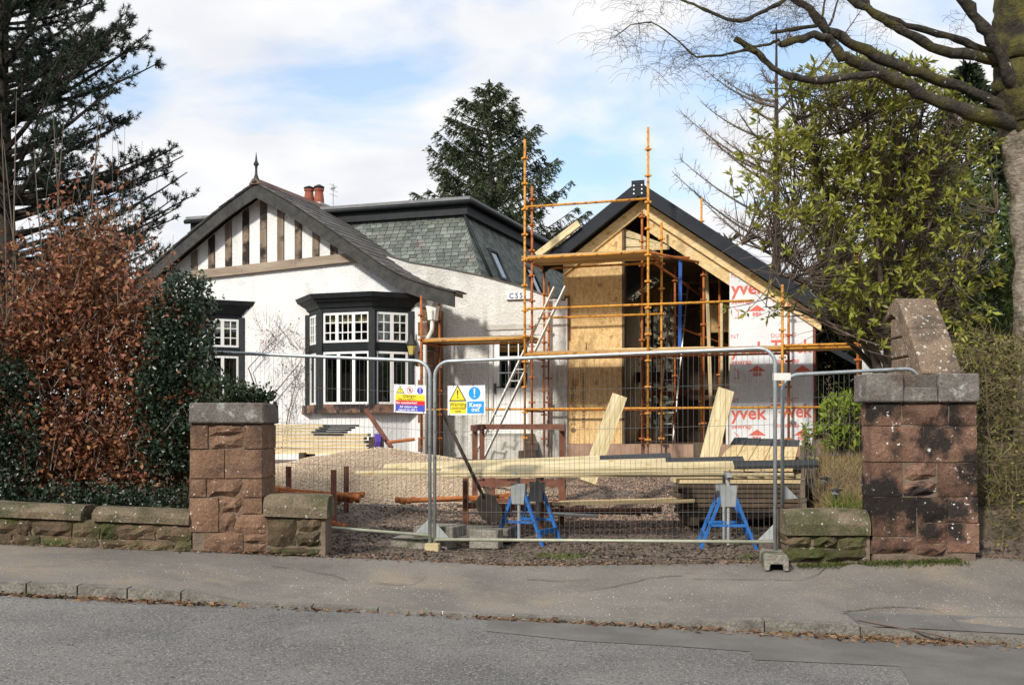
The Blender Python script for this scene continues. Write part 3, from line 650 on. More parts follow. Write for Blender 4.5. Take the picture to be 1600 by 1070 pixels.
# wing wall sweeping up behind the right pillar
ww = root('wing_wall', 'tall sandstone wing wall with a steep raked coping rising behind the lichened pillar', 'wall', (4.35, 11.6, 0.4))
def wing_coping(y0, y1, za0, za1, xl0, xl1, wd0, wd1, drop):
    # raked block: front face slopes back as it rises
    m = MB(); m.hexa([(xl0, y0, za0 - drop), (xl0 + wd0, y0, za0 - drop), (xl1 + wd1, y1 + .5, za0 - drop), (xl1, y1 + .5, za0 - drop), (xl0, y0, za0), (xl0 + wd0, y0, za0), (xl1 + wd1, y1, za1), (xl1, y1, za1)])
    return m
xl = 4.12; xr = 4.52; WS = 0.46
def zc(y): return float(np.interp(y, [11.06, 11.44, 11.74, 11.88, 12.08], [2.03, 2.51, 2.82, 2.87, 2.80]))
ys = [11.06, 11.25, 11.44, 11.59, 11.74, 11.88, 12.08]
for seg in ([0, 1, 2], [2, 3, 4, 5, 6]):
    m = MB(); poly = [(xl, ys[i], zc(ys[i])) for i in seg] + [(xl, ys[i] + 0.13, zc(ys[i]) - 0.16) for i in reversed(seg)]
    m.prism(poly, (xr - xl, 0, 0)); m.build('coping_stone', 'wingstone', ww, bevel=0.012)
for k, (z0, z1) in enumerate([(0.7, 1.5), (1.5, 1.98), (1.98, 2.22), (2.22, 2.44), (2.44, 2.66)]):
    y0 = float(np.interp(z0, [1.8, 2.51, 2.82], [11.22, 11.58, 11.9])) + 0.02 if z0 > 1.6 else 11.21
    yb = 12.07
    cuts = [y0, (y0 + yb) / 2 + random.uniform(-.12, .12), yb] if k in (1, 2, 3) else [y0, yb]
    for ya, yb_ in zip(cuts[:-1], cuts[1:]):
        MB().box(xl + 0.03 + random.uniform(-.008, .012), ya + .006, z0 + .006, xr - .03, yb_ - .006, z1 - .006).build('stone', 'wingstone', ww, bevel=0.014)
MB().prism([(xl + .06, 11.22, .6), (xl + .06, 11.22, 1.8), (xl + .06, 11.51, 2.22), (xl + .06, 11.88, 2.66), (xl + .06, 12.06, 2.64), (xl + .06, 12.06, .6)], (xr - xl - .12, 0, 0)).build('mortar', 'mortar', ww)
# moss at the foot of the right pillar
P, D = [], []
for _ in range(3500):
    x = random.uniform(2.7, 5.0); y = YR - abs(random.gauss(0, 0.07)) + .02
    if lump((x * 1.5, y, 0), 1.5) < -0.25: continue
    P.append((x, y, zpave(x, y) + random.random() ** 2 * 0.03)); D.append((random.gauss(0, .5), random.gauss(-.3, .5), 1))
tag(blades('moss_tufts', P, D, 0.022, 0.012, 'moss', None), 'green moss growing along the foot of the lichened pillar', 'moss', kind='stuff')

# ================================================================ TEMPORARY FENCE
def fence_panel(label, A, B, zA, zB, hgt, clampside, arcl=True, arcr=True):
    """A, B: plan ends; zA, zB: height of the bottom of each post"""
    A = Vector((A[0], A[1], zA)); B = Vector((B[0], B[1], zB)); u = B - A; Lg = u.length; u.normalize(); up = Vector((0, 0, 1))
    rt = root('temporary_fence', label, 'fence panel', (A + B) / 2, 'temporary fence panels')
    m = MB(); rr = 0.16; r = 0.019
    def arc(c, a0, a1, n=7): return [c + u * (rr * math.cos(a0 + (a1-a0) * i / n)) + up * (rr * math.sin(a0 + (a1-a0) * i / n)) for i in range(n+1)]
    pl = [A]; 
    pl += arc(A + u * rr + up * (hgt - rr), math.pi, math.pi / 2) if arcl else [A + up * hgt]
    pl += arc(B - u * rr + up * (hgt - rr), math.pi / 2, 0) if arcr else [B + up * hgt]
    pl += [B]
    m.path(pl, r, 10).build('frame', 'galvanised', rt, smooth=True)
    hb_ = 0.13 if hgt > 1.5 else -.03
    MB().tube(A + up * hb_, B + up * hb_, 0.017, 10).build('bottom_rail', 'galvanised_green', rt, smooth=True)
    for e, s in ((A, 1), (B, -1)):
        MB().prism([e + up * .15 + u * s * .015, e + up * .15 + u * s * .16, e + up * .30 + u * s * .015], (0, 0.004, 0)).build('brace_plate', 'grey_metal', rt)
    wv = MB(); n = int(Lg / 0.052); nrm = u.cross(up)
    for i in range(1, n):
        s = Lg * i / n; top = hgt
        if arcl and s < rr: top = hgt - rr + math.sqrt(max(0, rr*rr - (rr - s)**2))
        if arcr and Lg - s < rr: top = hgt - rr + math.sqrt(max(0, rr*rr - (rr - (Lg - s))**2))
        bow = random.uniform(-.004, .004)
        p = A + u * s; wv.path([p + up * .13, p + up * (hgt * .55) + u * bow, p + up * top], 0.0016, 4, caps=False)
    o = wv.build('mesh_wires', 'wire', rt, fix=False); o['kind'] = 'stuff'
    for h in [q * hgt / 2.0 for q in (0.42, 0.82, 1.26, 1.66)]:
        MB().path([A + up * h, A + u * Lg / 2 + up * (h - .006) + nrm * .004, B + up * h], 0.0019, 4).build('cross_wire', 'wire', rt)
    for i in range(n // 1):           # wrapped wire ends on the top rail
        pass
    return rt
fA = (-0.815, 11.62); fB = (2.535, 10.62)
fence_panel('galvanised mesh fence panel closing the drive, behind it two blue trestles', fA, fB, 0.17, 0.245, 2.0, None)
lA = (-4.22, 12.35); lB = (-0.865, 11.60)
fence_panel('galvanised mesh fence panel meeting the ivy-topped pillar, danger board on it', lA, lB, 0.40, 0.215, 1.96, None)
rA = (2.66, 10.82); rB = (6.05, 11.75)
rA = (2.665, 10.86); rB = (6.1, 11.0)
fence_panel('galvanised mesh fence panel running from the drive towards the wing wall', rA, (4.08, 11.02), 0.62, 0.70, 1.37, None)
# coupling clip
MB().box(2.52, 10.60, 1.93, 2.68, 10.66, 2.0).build('c', 'white_dull').name = 'fence_clip'
tag(bpy.data.objects['fence_clip'], 'pale clamp joining two fence panels at the right post', 'clamp')
# feet
def block(name, label, cat, c, sx, sy, sz, rz, mt='concrete', notch=True, group=None):
    m = MB()
    if notch:       # concrete foot with a recess beneath
        m.prism([(-sx/2, -sy/2, 0), (-sx/2, -sy/2, sz*.8), (-sx/2 + .02, -sy/2, sz), (sx/2 - .02, -sy/2, sz), (sx/2, -sy/2, sz*.8), (sx/2, -sy/2, 0), (sx*.3, -sy/2, 0), (sx*.26, -sy/2, sz*.4), (-sx*.26, -sy/2, sz*.4), (-sx*.3, -sy/2, 0)], (0, sy, 0))
    else:
        m.grid(lambda x, y: (0, 0, 0), [0], [0]) if False else None
        m.box(-sx/2, -sy/2, 0, sx/2, sy/2, sz)
    M = Matrix.Translation(Vector(c)) @ Matrix.Rotation(rz, 4, 'Z')
    o = m.build(name, mt, None, M=M, bevel=0.008)
    return tag(o, label, cat, group)
block('fence_block', 'concrete fence foot with an arched underside at the right post', 'fence foot', (2.50, 10.53, 0.145), 0.22, 0.62, 0.15, R(-8), group='concrete fence feet')
block('fence_block', 'pale small block holding two fence posts by the shovel', 'fence foot', (-0.835, 11.58, 0.16), 0.15, 0.10, 0.105, R(-10), 'pine_pale', False, group='concrete fence feet')
block('concrete_slab', 'dark weathered slab under the bottom rail, lying beneath a mossy block', 'slab', (-0.95, 11.95, 0.17), 0.62, 0.42, 0.13, R(-12), 'concrete', False)
block('concrete_slab', 'mossy concrete block resting on a dark slab beside the fence posts', 'slab', (-0.78, 12.0, 0.30), 0.46, 0.40, 0.12, R(-20), 'concrete', False)
block('concrete_slab', 'tilted grey paving slab behind the mossy blocks', 'slab', (-0.30, 12.55, 0.20), 0.62, 0.40, 0.15, R(-14), 'kerbstone', False)
block('concrete_slab', 'small mossy concrete block beside the left blue trestle', 'slab', (-0.28, 12.05, 0.17), 0.32, 0.30, 0.20, R(-10), 'concrete', False)

# ---------------------------------------------------------------- signs on the fence
def sign_frame(px0, px1, py0, py1, Y0, Y1, tilt):
    tl = at(px0, py0, Y0); bl = at(px0, py1, Y0)
    tr = at(px1, py0 + tilt, Y1); br = at(px1, py1 + tilt, Y1)
    return bl, br, tr, tl
def make_sign(label, bl, br, tr, tl):
    rt = root('site_sign', label, 'sign', (bl + br) / 2, 'site signs')
    x = (br - bl); W = x.length; x.normalize(); y = (tl - bl); Hh = y.length; y.normalize(); n = x.cross(y).normalized()
    if n.y > 0: n = -n
    MB().prism([bl, br, tr, tl], -n * 0.004).build('board', 'sign_white', rt)
    def P(u, v, h=0.0015): return bl + x * (u * W) + y * (v * Hh) + n * h
    def rect(name, u0, v0, u1, v1, mt, h=0.0015):
        m = MB(); m.v = [tuple(P(u0, v0, h)), tuple(P(u1, v0, h)), tuple(P(u1, v1, h)), tuple(P(u0, v1, h))]; m.f = [(0, 1, 2, 3)]; return m.build(name, mt, rt, fix=False)
    def disc(name, u, v, r, mt, h=0.0015, n_=28, r_in=None):
        m = MB(); c = P(u, v, h); ring = [c + x * (r * math.cos(6.2832*i/n_)) + y * (r * math.sin(6.2832*i/n_)) for i in range(n_)]
        if r_in is None: m.v = [tuple(q) for q in ring]; m.f = [tuple(range(n_))]
        else:
            inn = [c + x * (r_in * math.cos(6.2832*i/n_)) + y * (r_in * math.sin(6.2832*i/n_)) for i in range(n_)]
            m.v = [tuple(q) for q in ring + inn]; m.f = [(i, (i+1) % n_, n_ + (i+1) % n_, n_ + i) for i in range(n_)]
        return m.build(name, mt, rt, fix=False)
    def tri(name, u, v, s, mt, h):
        c = P(u, v, h); m = MB(); m.v = [tuple(c - x*s*.58 - y*s*.42), tuple(c + x*s*.58 - y*s*.42), tuple(c + y*s*.58)]; m.f = [(0, 1, 2)]; return m.build(name, mt, rt, fix=False)
    def bang(u, v, s, mt, h):
        c = P(u, v, h); m = MB(); m.v = [tuple(c - x*s*.10 + y*s*.5), tuple(c + x*s*.10 + y*s*.5), tuple(c + x*s*.045 - y*s*.16), tuple(c - x*s*.045 - y*s*.16)]; m.f = [(3, 2, 1, 0)]
        k = len(m.v); m.v += [tuple(c - y*s*.36 + x*s*.09*math.cos(6.28*i/10) + y*s*.09*math.sin(6.28*i/10)) for i in range(10)]; m.f.append(tuple(range(k, k+10)))
        return m.build('exclamation_mark', mt, rt, fix=False)
    def txt(s, u, v, size, mt, bold=0.0, h=0.003, sx=1.0): return lettering('lettering', s, size, mt, rt, P(u, v, h), x, y, bold=bold, sx=sx)
    for uu, vv, s in ((0.16, 1.0, 1), (0.68, 1.0, 1), (0.05, 0.02, -1), (0.92, 0.02, -1)):
        MB().path([P(uu, vv - 0.05*s, 0.004), P(uu + .005, vv + 0.06*s, 0.004)], 0.002, 5).build('cable_tie', 'black_plastic', rt)
    return rt, W, Hh, P, rect, disc, tri, bang, txt
Ydl = 11.6
bl, br, tr, tl = sign_frame(615.5, 665.5, 600, 644, 11.66, 11.60, 2.0)
rt, W, Hh, P, rect, disc, tri, bang, txt = make_sign('danger board with yellow, red and blue bands hung on the fence by the drainpipe', bl, br, tr, tl)
rect('yellow_band', .05, .44, .97, .66, 'sign_yellow'); rect('red_band', .05, .285, .97, .438, 'sign_red'); rect('blue_band', .05, .06, .97, .283, 'sign_blue')
tri('warning_triangle', .20, .80, .078, 'black_print', .0015); tri('warning_triangle', .20, .797, .060, 'sign_yellow', .0025); bang(.20, .80, .034, 'black_print', .0035)
disc('prohibition_ring', .50, .81, .034, 'sign_red', .0015, r_in=.028)
m = MB(); c = P(.50, .81, .0022); bar = [c + Vector((0, 0, 0))]
xx = (br - bl).normalized(); yy = (tl - bl).normalized(); dd = (xx - yy).normalized(); ee = (xx + yy).normalized()
m.v = [tuple(c - dd*.03 - ee*.003), tuple(c + dd*.03 - ee*.003), tuple(c + dd*.03 + ee*.003), tuple(c - dd*.03 + ee*.003)]; m.f = [(0, 1, 2, 3)]; m.build('prohibition_bar', 'sign_red', rt, fix=False)
m = MB(); c = P(.50, .81, .0018); m.v = [tuple(c - xx*.004 - yy*.018), tuple(c + xx*.006 - yy*.018), tuple(c + xx*.011 + yy*.008), tuple(c + yy*.02), tuple(c - xx*.011 + yy*.008)]; m.f = [(0, 1, 2, 3, 4)]; m.build('figure_mark', 'black_print', rt, fix=False)
disc('mandatory_disc', .82, .80, .034, 'sign_blue'); bang(.82, .80, .05, 'sign_white', .003)
txt('Danger', .50, .60, .048, 'black_print'); txt('This is a hazardous area', .50, .485, .026, 'black_print')
txt('No unauthorised entry', .51, .36, .033, 'sign_white', bold=.0008); txt('All visitors please', .52, .215, .033, 'sign_white', bold=.0008); txt('report to site office', .52, .115, .033, 'sign_white', bold=.0008)
bl, br, tr, tl = sign_frame(699.5, 758, 602.5, 648.5, 11.50, 11.36, -0.8)
rt, W, Hh, P, rect, disc, tri, bang, txt = make_sign('construction site warning board with a blue disc hung beside the leaning shovel', bl, br, tr, tl)
tri('warning_triangle', .27, .70, .17, 'black_print', .0015); tri('warning_triangle', .27, .695, .138, 'sign_yellow', .0025); bang(.27, .70, .085, 'black_print', .0035)
disc('mandatory_disc', .72, .73, .066, 'sign_sky'); bang(.72, .73, .095, 'sign_white', .003)
rect('yellow_panel', .06, .05, .50, .455, 'sign_yellow'); rect('blue_panel', .525, .05, .97, .455, 'sign_sky')
txt('Warning', .28, .36, .055, 'black_print'); txt('Construction', .28, .24, .047, 'black_print', sx=.72); txt('site', .28, .13, .047, 'black_print')
txt('Keep', .745, .33, .065, 'sign_white', bold=.0015); txt('out', .745, .18, .065, 'sign_white', bold=.0015)
# ================================================================ COTTAGE
HR = -TH
def hroot(name, label, cat, t, d, z, group=None): return root(name, label, cat, HW(t, d, z), group, HR)
def hb(m, name, mt, parent, **k): return m.xf(HW).build(name, mt, parent, **k)
DG, DD = 0.6, 1.48                                   # gable wall plane, door wall plane
ct = hroot('cottage', 'white roughcast cottage with a half-timbered gable and two black bay windows', 'house', -6.2, 0.6, 0.85)
GZ = 0.80
# roof profile measured on the right verge, mirrored to the left
DV = 0.22
ta, za = TZ(399.5, 284, DV)
rpx = [(399.5, 284), (452, 313), (503, 347), (553, 381), (600, 414), (634, 432), (672, 445), (712, 455)]
prof = [(TZ(x, y, DV)[0] - ta, TZ(x, y, DV)[1]) for x, y in rpx]
def prof_z(s): return float(np.interp(abs(s), [p[0] for p in prof], [p[1] for p in prof]))
SMAX = prof[-1][0]
tR = T(667, DG); tL = 2 * ta - tR                   # wall corners of the gable block
# gable wall
zb_ = prof_z(tR - ta) - 0.34
outline = [(tL, DG, GZ - .3), (tR, DG, GZ - .3), (tR, DG, zb_)] + [(ta + s, DG, prof_z(s) - 0.20) for s in np.linspace(tR - ta - .05, 0, 8)] + [(ta - s, DG, prof_z(s) - 0.20) for s in np.linspace(0, tR - ta - .05, 8)] + [(tL, DG, zb_)]
hb(MB().prism(outline, (0, 0.35, 0)), 'gable_wall', 'harling', ct)
hb(MB().box(tL, DG + .35, GZ - .3, tL + .35, 9.0, 3.9), 'side_wall', 'harling', ct)
hb(MB().box(tR - .35, DG + .35, GZ - .3, tR, DD + .2, 3.9), 'return_wall', 'sandstone', ct)
# red quoins at the corner
zq = GZ - .1
k = 0
while zq < 3.75:
    h = 0.30; wq = 0.20 if k % 2 else 0.10
    MB().box(tR - wq, DG - .014, zq + .006, tR + .012, DG + .30 + (.18 if k % 2 else 0.3), zq + h - .006).xf(HW).build('quoin', 'sandstone', ct, bevel=0.008)
    MB().box(tR - .10, DG + .62, zq + .006, tR + .010, DD - .01, zq + h - .006).xf(HW).build('quoin', 'sandstone', ct, bevel=0.008)
    zq += h; k += 1
# door wall: raked top edge
dtop = [(560, 382), (592, 395), (640, 410), (700, 420), (752, 431), (810, 447), (845, 459), (882, 470)]
dt = [TZ(x, y, DD) for x, y in dtop]
tDR = T(886, DD)
t_do0, t_do1 = T(762, DD), T(824, DD); zdo0 = TZ(790, 676, DD)[1]; zdo1 = TZ(790, 524, DD)[1]
# wall in pieces round the door opening
def wtop(t): return float(np.interp(t, [q[0] for q in dt], [q[1] for q in dt]))
def wallpiece(t0, t1, zlo, zhi=None):
    ts = list(np.linspace(t0, t1, 8))
    top = [(t, DD, wtop(t) if zhi is None else zhi) for t in reversed(ts)]
    return MB().prism([(t0, DD, zlo), (t1, DD, zlo)] + top, (0, .3, 0))
mw = wallpiece(dt[0][0], t_do0, GZ - .3)
for a_, b_ in ((wallpiece(t_do1, tDR, GZ - .3), 0), (wallpiece(t_do0, t_do1, zdo1), 0), (wallpiece(t_do0, t_do1, GZ - .3, zdo0), 0)):
    n0 = len(mw.v); mw.v += a_.v; mw.f += [tuple(i + n0 for i in f) for f in a_.f]
hb(mw, 'entrance_wall', 'harling_dirty', ct)
# thin slate edging along the raked top
m = MB()
for (t0, z0), (t1, z1) in zip(dt[:-1], dt[1:]): m.beam((t0, DD + .14, z0 + .012), (t1, DD + .14, z1 + .012), 0.36, 0.022)
hb(m, 'wall_edging', 'slate_dark', ct)
# door
dr = hb(MB().box(t_do0 + .09, DD + .12, zdo0 + .05, t_do1, DD + .165, zdo1 - .09), 'door', 'white_paint', ct)
fr = MB().box(t_do0 + .002, DD + .05, zdo0, t_do0 + .09, DD + .18, zdo1 - .002); fr.box(t_do0 + .09, DD + .05, zdo1 - .09, t_do1, DD + .18, zdo1 - .002); fr.box(t_do0 + .002, DD + .05, zdo0 - .0, t_do1, DD + .18, zdo0 + .05)
hb(fr, 'door_frame', 'white_dull', ct)
gx0, gz0 = TZ(777, 607, DD); gx1, gz1 = TZ(823, 531, DD)
hb(MB().box(gx0, DD + .108, gz0, gx1, DD + .116, gz1), 'pane', 'glass_sky', dr)
bars = MB()
for i in range(4):
    x = gx0 + (gx1 - gx0) * i / 3; bars.box(x - .012, DD + .095, gz0, x + .012, DD + .119, gz1)
for j in range(4):
    z = gz0 + (gz1 - gz0) * j / 3; bars.box(gx0 - .012, DD + .0952, z - .012, gx1, DD + .1188, z + .012)
hb(bars, 'glazing_bar', 'white_paint', dr)
hb(MB().box(gx0, DD + .104, zdo0 + .15, gx1 - .02, DD + .119, gz0 - .12), 'door_panel', 'white_paint', dr)
hx, hz = TZ(771.5, 606, DD); hb(MB().box(hx - .02, DD + .08, hz - .12, hx + .02, DD + .12, hz + .10).beam((hx, DD + .07, hz + .02), (hx + .11, DD + .07, hz + .02), .02, .025), 'door_handle', 'black_plastic', dr)
lx0, lz0 = TZ(761, 516, DD); lx1, lz1 = TZ(824, 506, DD)
hb(MB().box(lx0 - .02, DD - .03, lz0, lx1 + .1, DD + .05, lz1), 'lintel', 'lintel', ct)
# stone steps up to the door
for i, (x0, x1, y0, y1, dd) in enumerate([(735, 818, 677, 690, .95), (733, 818, 690, 703, 1.25), (729, 810, 703, 717, 1.5)]):
    tt0, zz1 = TZ(x0, y0, DD - dd * .8); tt1, zz0 = TZ(x1, y1, DD - dd * .8)
    hb(MB().box(tt0, DD - dd * .8, zz0 - .02, tt1, DD - 0.01, zz1), 'door_step', 'lintel', ct, bevel=.012)
# gable studs and tie beam
zbm0, zbm1 = 3.0, 3.0
bt0, bz0 = TZ(296, 432, DG - .06); bt1, bz1 = TZ(565, 402, DG - .06)
hb(MB().beam((bt0, DG - .045, bz0 + .02), (bt1, DG - .045, bz1 + .02), .09, .19), 'tie_beam', 'old_beam', ct)
def beam_z(t): return bz0 + .02 + (bz1 - bz0) * (t - bt0) / (bt1 - bt0)
for xc in (303, 330, 356.5, 383.5, 411, 438, 465.5, 493, 521):
    t, _ = TZ(xc, 380, DG - .03); wd = .155
    hb(MB().prism([(t - wd/2, DG - .035, beam_z(t) + .08), (t + wd/2, DG - .035, beam_z(t) + .08), (t + wd/2, DG - .035, prof_z(t + wd/2 - ta) - .25), (t - wd/2, DG - .035, prof_z(t - wd/2 - ta) - .25)], (0, .04, 0)), 'gable_stud', 'old_timber', ct)
# bargeboards, soffits, roof
for sgn in (1, -1):
    ss = list(np.linspace(0, SMAX - .03, 14)); bd = 0.30
    up_ = [(ta + sgn * s, DV, prof_z(s) - .03) for s in ss]; lo_ = [(ta + sgn * s, DV, prof_z(s) - .03 - bd * (1 if s > .1 else 1.05)) for s in reversed(ss)]
    hb(MB().prism(up_ + lo_, (0, .045, 0)), 'bargeboard', 'barge_paint', ct)
    m = MB()
    for s0, s1 in zip(ss[:-1], ss[1:]): m.hexa([(ta + sgn*s0, DV - .03, prof_z(s0) - .035), (ta + sgn*s1, DV - .03, prof_z(s1) - .035), (ta + sgn*s1, DV + .02, prof_z(s1) - .035), (ta + sgn*s0, DV + .02, prof_z(s0) - .035), (ta + sgn*s0, DV - .03, prof_z(s0) + .0), (ta + sgn*s1, DV - .03, prof_z(s1)), (ta + sgn*s1, DV + .02, prof_z(s1)), (ta + sgn*s0, DV + .02, prof_z(s0))])
    hb(m, 'verge_strip', 'barge_paint', ct)
    m = MB(); s2 = list(np.linspace(0, SMAX, 16)); dE = 2.4 if sgn > 0 else 9.0
    for s0, s1 in zip(s2[:-1], s2[1:]):
        de = 9.0 if s1 < 2.3 or sgn < 0 else (3.2 if s1 < tR - ta - .25 else .62)
        m.hexa([(ta + sgn*s0, DV + .045, prof_z(s0) - .1), (ta + sgn*s1, DV + .045, prof_z(s1) - .1), (ta + sgn*s1, de, prof_z(s1) - .1), (ta + sgn*s0, de, prof_z(s0) - .1), (ta + sgn*s0, DV + .02, prof_z(s0) - .02), (ta + sgn*s1, DV + .02, prof_z(s1) - .02), (ta + sgn*s1, de, prof_z(s1) - .02), (ta + sgn*s0, de, prof_z(s0) - .02)])
    hb(m, 'roof', 'dark_wood', ct)
    m = MB(); s = 0.0; row = 0                         # slates of the gable roof
    while s < SMAX:
        s1 = min(s + .30, SMAX + .03); zz0 = prof_z(s); zz1 = prof_z(min(s1, SMAX)); dcur = DV - .04 - (0.12 if row % 2 else 0)
        dend = 9.0 if s < 2.2 or sgn < 0 else (3.0 if s < tR - ta - .35 else .62)
        while dcur < dend:
            d1 = dcur + random.uniform(.20, .25); lift = random.uniform(.0, .008); x0 = max(dcur, DV - .05)
            if d1 > x0 + .03:
                m.hexa([(ta + sgn*s, x0 + .004, zz0 - .015), (ta + sgn*s1, x0 + .004, zz1 - .003), (ta + sgn*s1, d1, zz1 - .003), (ta + sgn*s, d1, zz0 - .015), (ta + sgn*s, x0 + .004, zz0 - .005), (ta + sgn*s1, x0 + .004, zz1 + .016 + lift), (ta + sgn*s1, d1, zz1 + .016 + lift), (ta + sgn*s, d1, zz0 - .005)])
            dcur = d1
        s += .20; row += 1
    o = hb(m, 'roof_slates', 'slate_dark', ct, fix=False); o['kind'] = 'stuff'
# ridge and finial
dcur = DV - .05
while dcur < 8.9:
    hb(MB().prism([(ta - .14, dcur, za - .06), (ta + .14, dcur, za - .06), (ta + .05, dcur, za + .06), (ta - .05, dcur, za + .06)], (0, .43, 0)), 'ridge_tile', 'ridge_tile', ct); dcur += .44
fz = za + .02; fc = HW(ta, DV + .02, fz)
MB().lathe([(.10, -.05), (.06, .05), (.03, .14), (.025, .24), (.03, .32), (.055, .34), (.06, .37), (.035, .41), (.022, .46), (.016, .52), (.003, .62)], fc, 10).build('finial', 'barge_paint', ct, smooth=True)
# gutter end, rainwater head and downpipe
hx, hz = TZ(676, 478, DG - .12)
hb(MB().prism([(hx - .08, DG - .2, hz - .30), (hx + .08, DG - .2, hz - .30), (hx + .10, DG - .2, hz - .12), (hx + .13, DG - .2, hz), (hx - .13, DG - .2, hz), (hx - .10, DG - .2, hz - .12)], (0, .18, 0)), 'hopper_head', 'white_dull', ct, bevel=.012)
MB().path([HW(hx + .42, DG - .15, hz + .28), HW(hx + .30, DG - .15, hz + .16), HW(hx + .08, DG - .15, hz + .10), HW(hx + .02, DG - .15, hz - .02)], .045, 8).build('swan_neck_pipe', 'white_dull', ct, smooth=True)
dpx, dpz0 = TZ(663, 700, DG - .1)
MB().path([HW(hx, DG - .13, hz - .3), HW(hx - .02, DG - .11, hz - .5), HW(dpx + .02, DG - .10, hz - .75), HW(dpx + .02, DG - .10, GZ - .1)], .045, 8).build('downpipe', 'white_dull', ct, smooth=True)

# bay windows
def bay(toff, name='bay_window', sillmat='sandstone_dark'):
    df = DG - 0.6
    t0, t1 = T(500, df) + toff, T(582, df) + toff
    def zz(y): return TZ(540, y, df)[1]
    zs0, zs1, zt, zl1, zu0, zu1, zc0, zc1 = zz(645), zz(632), zz(545), zz(547), zz(537), zz(489), zz(486), zz(459)
    plan = [(t0 - .6, DG), (t0, df), (t1, df), (t1 + .6, DG)]
    def ring(e):   # plan offset outward by e
        k = e * .414
        return [(t0 - .6 - e*1.414, DG), (t0 - k, df - e), (t1 + k, df - e), (t1 + .6 + e*1.414, DG)]
    def band(m, e0, z0, e1, z1):
        a = ring(e0); b = ring(e1); n0 = len(m.v); m.v += [(q[0], q[1], z0) for q in a] + [(q[0], q[1], z1) for q in b]
        for i in range(3): m.f.append((n0+i, n0+i+1, n0+4+i+1, n0+4+i))
        m.f.append((n0+3, n0+2, n0+1, n0)); m.f.append((n0+4, n0+5, n0+6, n0+7)); return m
    m = MB()
    for e0, z0, e1, z1 in ((-.01, zu1 + .0, .0, zc0 + .08), (.03, zc0 + .08, .05, zc0 + .13), (.05, zc0 + .13, .10, zc0 + .2), (.13, zc0 + .2, .16, zc0 + .26), (.20, zc0 + .26, .24, zc1), (-.008, zl1 - .02, .025, zu0 + .02)): band(m, e0, z0, e1, z1)
    for q in plan: 
        m.box(q[0] - .07, q[1] - .045, zs1, q[0] + .07, q[1] + .06, zu1 + .05)
    by = hb(m, name, 'black_paint', ct)
    sm_ = MB(); band(sm_, .13, zs0, .11, zs1); hb(sm_, 'sill', sillmat, by)
    bm_ = MB(); band(bm_, -.03, GZ - .3, -.03, zs0); hb(bm_, 'apron_wall', 'harling', by)
    rm = MB(); rg = ring(-.35); rm.box(t0 - .52, DG - .06, zs1, t1 + .52, DG - .01, zu1 + .1); rm.box(t0 - .1, df + .12, zs1 - .03, t1 + .1, DG - .06, zs1 - .01); hb(rm, 'unlit_room_panel', 'unlit_room_panel', by)  # dark panel over the white wall, painting the unlit room behind the glass
    # three facets, two rows of glazing each
    for i, nl in ((0, 2), (1, 3), (2, 2)):
        A_ = Vector((plan[i][0], plan[i][1], 0)); B_ = Vector((plan[i+1][0], plan[i+1][1], 0)); e = (B_ - A_); Lf = e.length; e.normalize(); nrm = Vector((e.y, -e.x, 0))
        A2 = A_ + e * .075; Lw = Lf - .15
        for row, (z0, z1) in enumerate(((zs1 + .01, zl1 - .03), (zu0 + .03, zu1 + .01))):
            fm = MB()
            def bar(s0, s1, za_, zb__, dep=.035, off=.0):
                p = [A2 + e*s0 + nrm*(off - dep), A2 + e*s1 + nrm*(off - dep), A2 + e*s1 + nrm*off, A2 + e*s0 + nrm*off]
                fm.hexa([(q.x, q.y, za_) for q in p] + [(q.x, q.y, zb__) for q in p])
            wf = .045
            bar(0, wf, z0, z1); bar(Lw - wf, Lw, z0, z1); bar(wf, Lw - wf, z0, z0 + wf); bar(wf, Lw - wf, z1 - wf, z1)
            ms = [0.30, 0.66] if nl == 3 and row == 1 else ([1/3, 2/3] if nl == 3 else [0.5])
            ed = [0] + [x * Lw for x in ms] + [Lw]
            for x in ed[1:-1]: bar(x - .035, x + .035, z0 + wf, z1 - wf)
            if row == 1:
                for a_, b_ in zip(ed[:-1], ed[1:]):
                    nb = 3 if (nl == 3 and abs((b_ - a_) / Lw - .36) < .01) else 2
                    for j in range(1, nb): x = a_ + (b_ - a_) * j / nb; bar(x - .01, x + .01, z0 + wf, z1 - wf, .02, -.006)
                for j in (1, 2): zq_ = z0 + (z1 - z0) * j / 3; bar(wf, Lw - wf, zq_ - .01, zq_ + .01, .021, -.0055)
            hb(fm, 'window_frame', 'white_paint', by)
            g = MB(); p = [A2 + e*.02 + nrm*(-.024), A2 + e*(Lw - .02) + nrm*(-.024), A2 + e*(Lw - .02) + nrm*(-.018), A2 + e*.02 + nrm*(-.018)]
            g.hexa([(q.x, q.y, z0 + .02) for q in p] + [(q.x, q.y, z1 - .02) for q in p]); hb(g, 'pane', 'glass', by)
            bk = MB(); p = [A2 + e*.02 + nrm*(-.14), A2 + e*(Lw-.02) + nrm*(-.14), A2 + e*(Lw-.02) + nrm*(-.12), A2 + e*.02 + nrm*(-.12)]
            if row == 1:
                bk.hexa([(q.x, q.y, z1 - (z1 - z0) * .36) for q in p] + [(q.x, q.y, z1) for q in p]); hb(bk, 'blind', 'blind', by)
    return by
bay(0.0)
bay(T(323, DG - .3) - T(585, DG - .3))
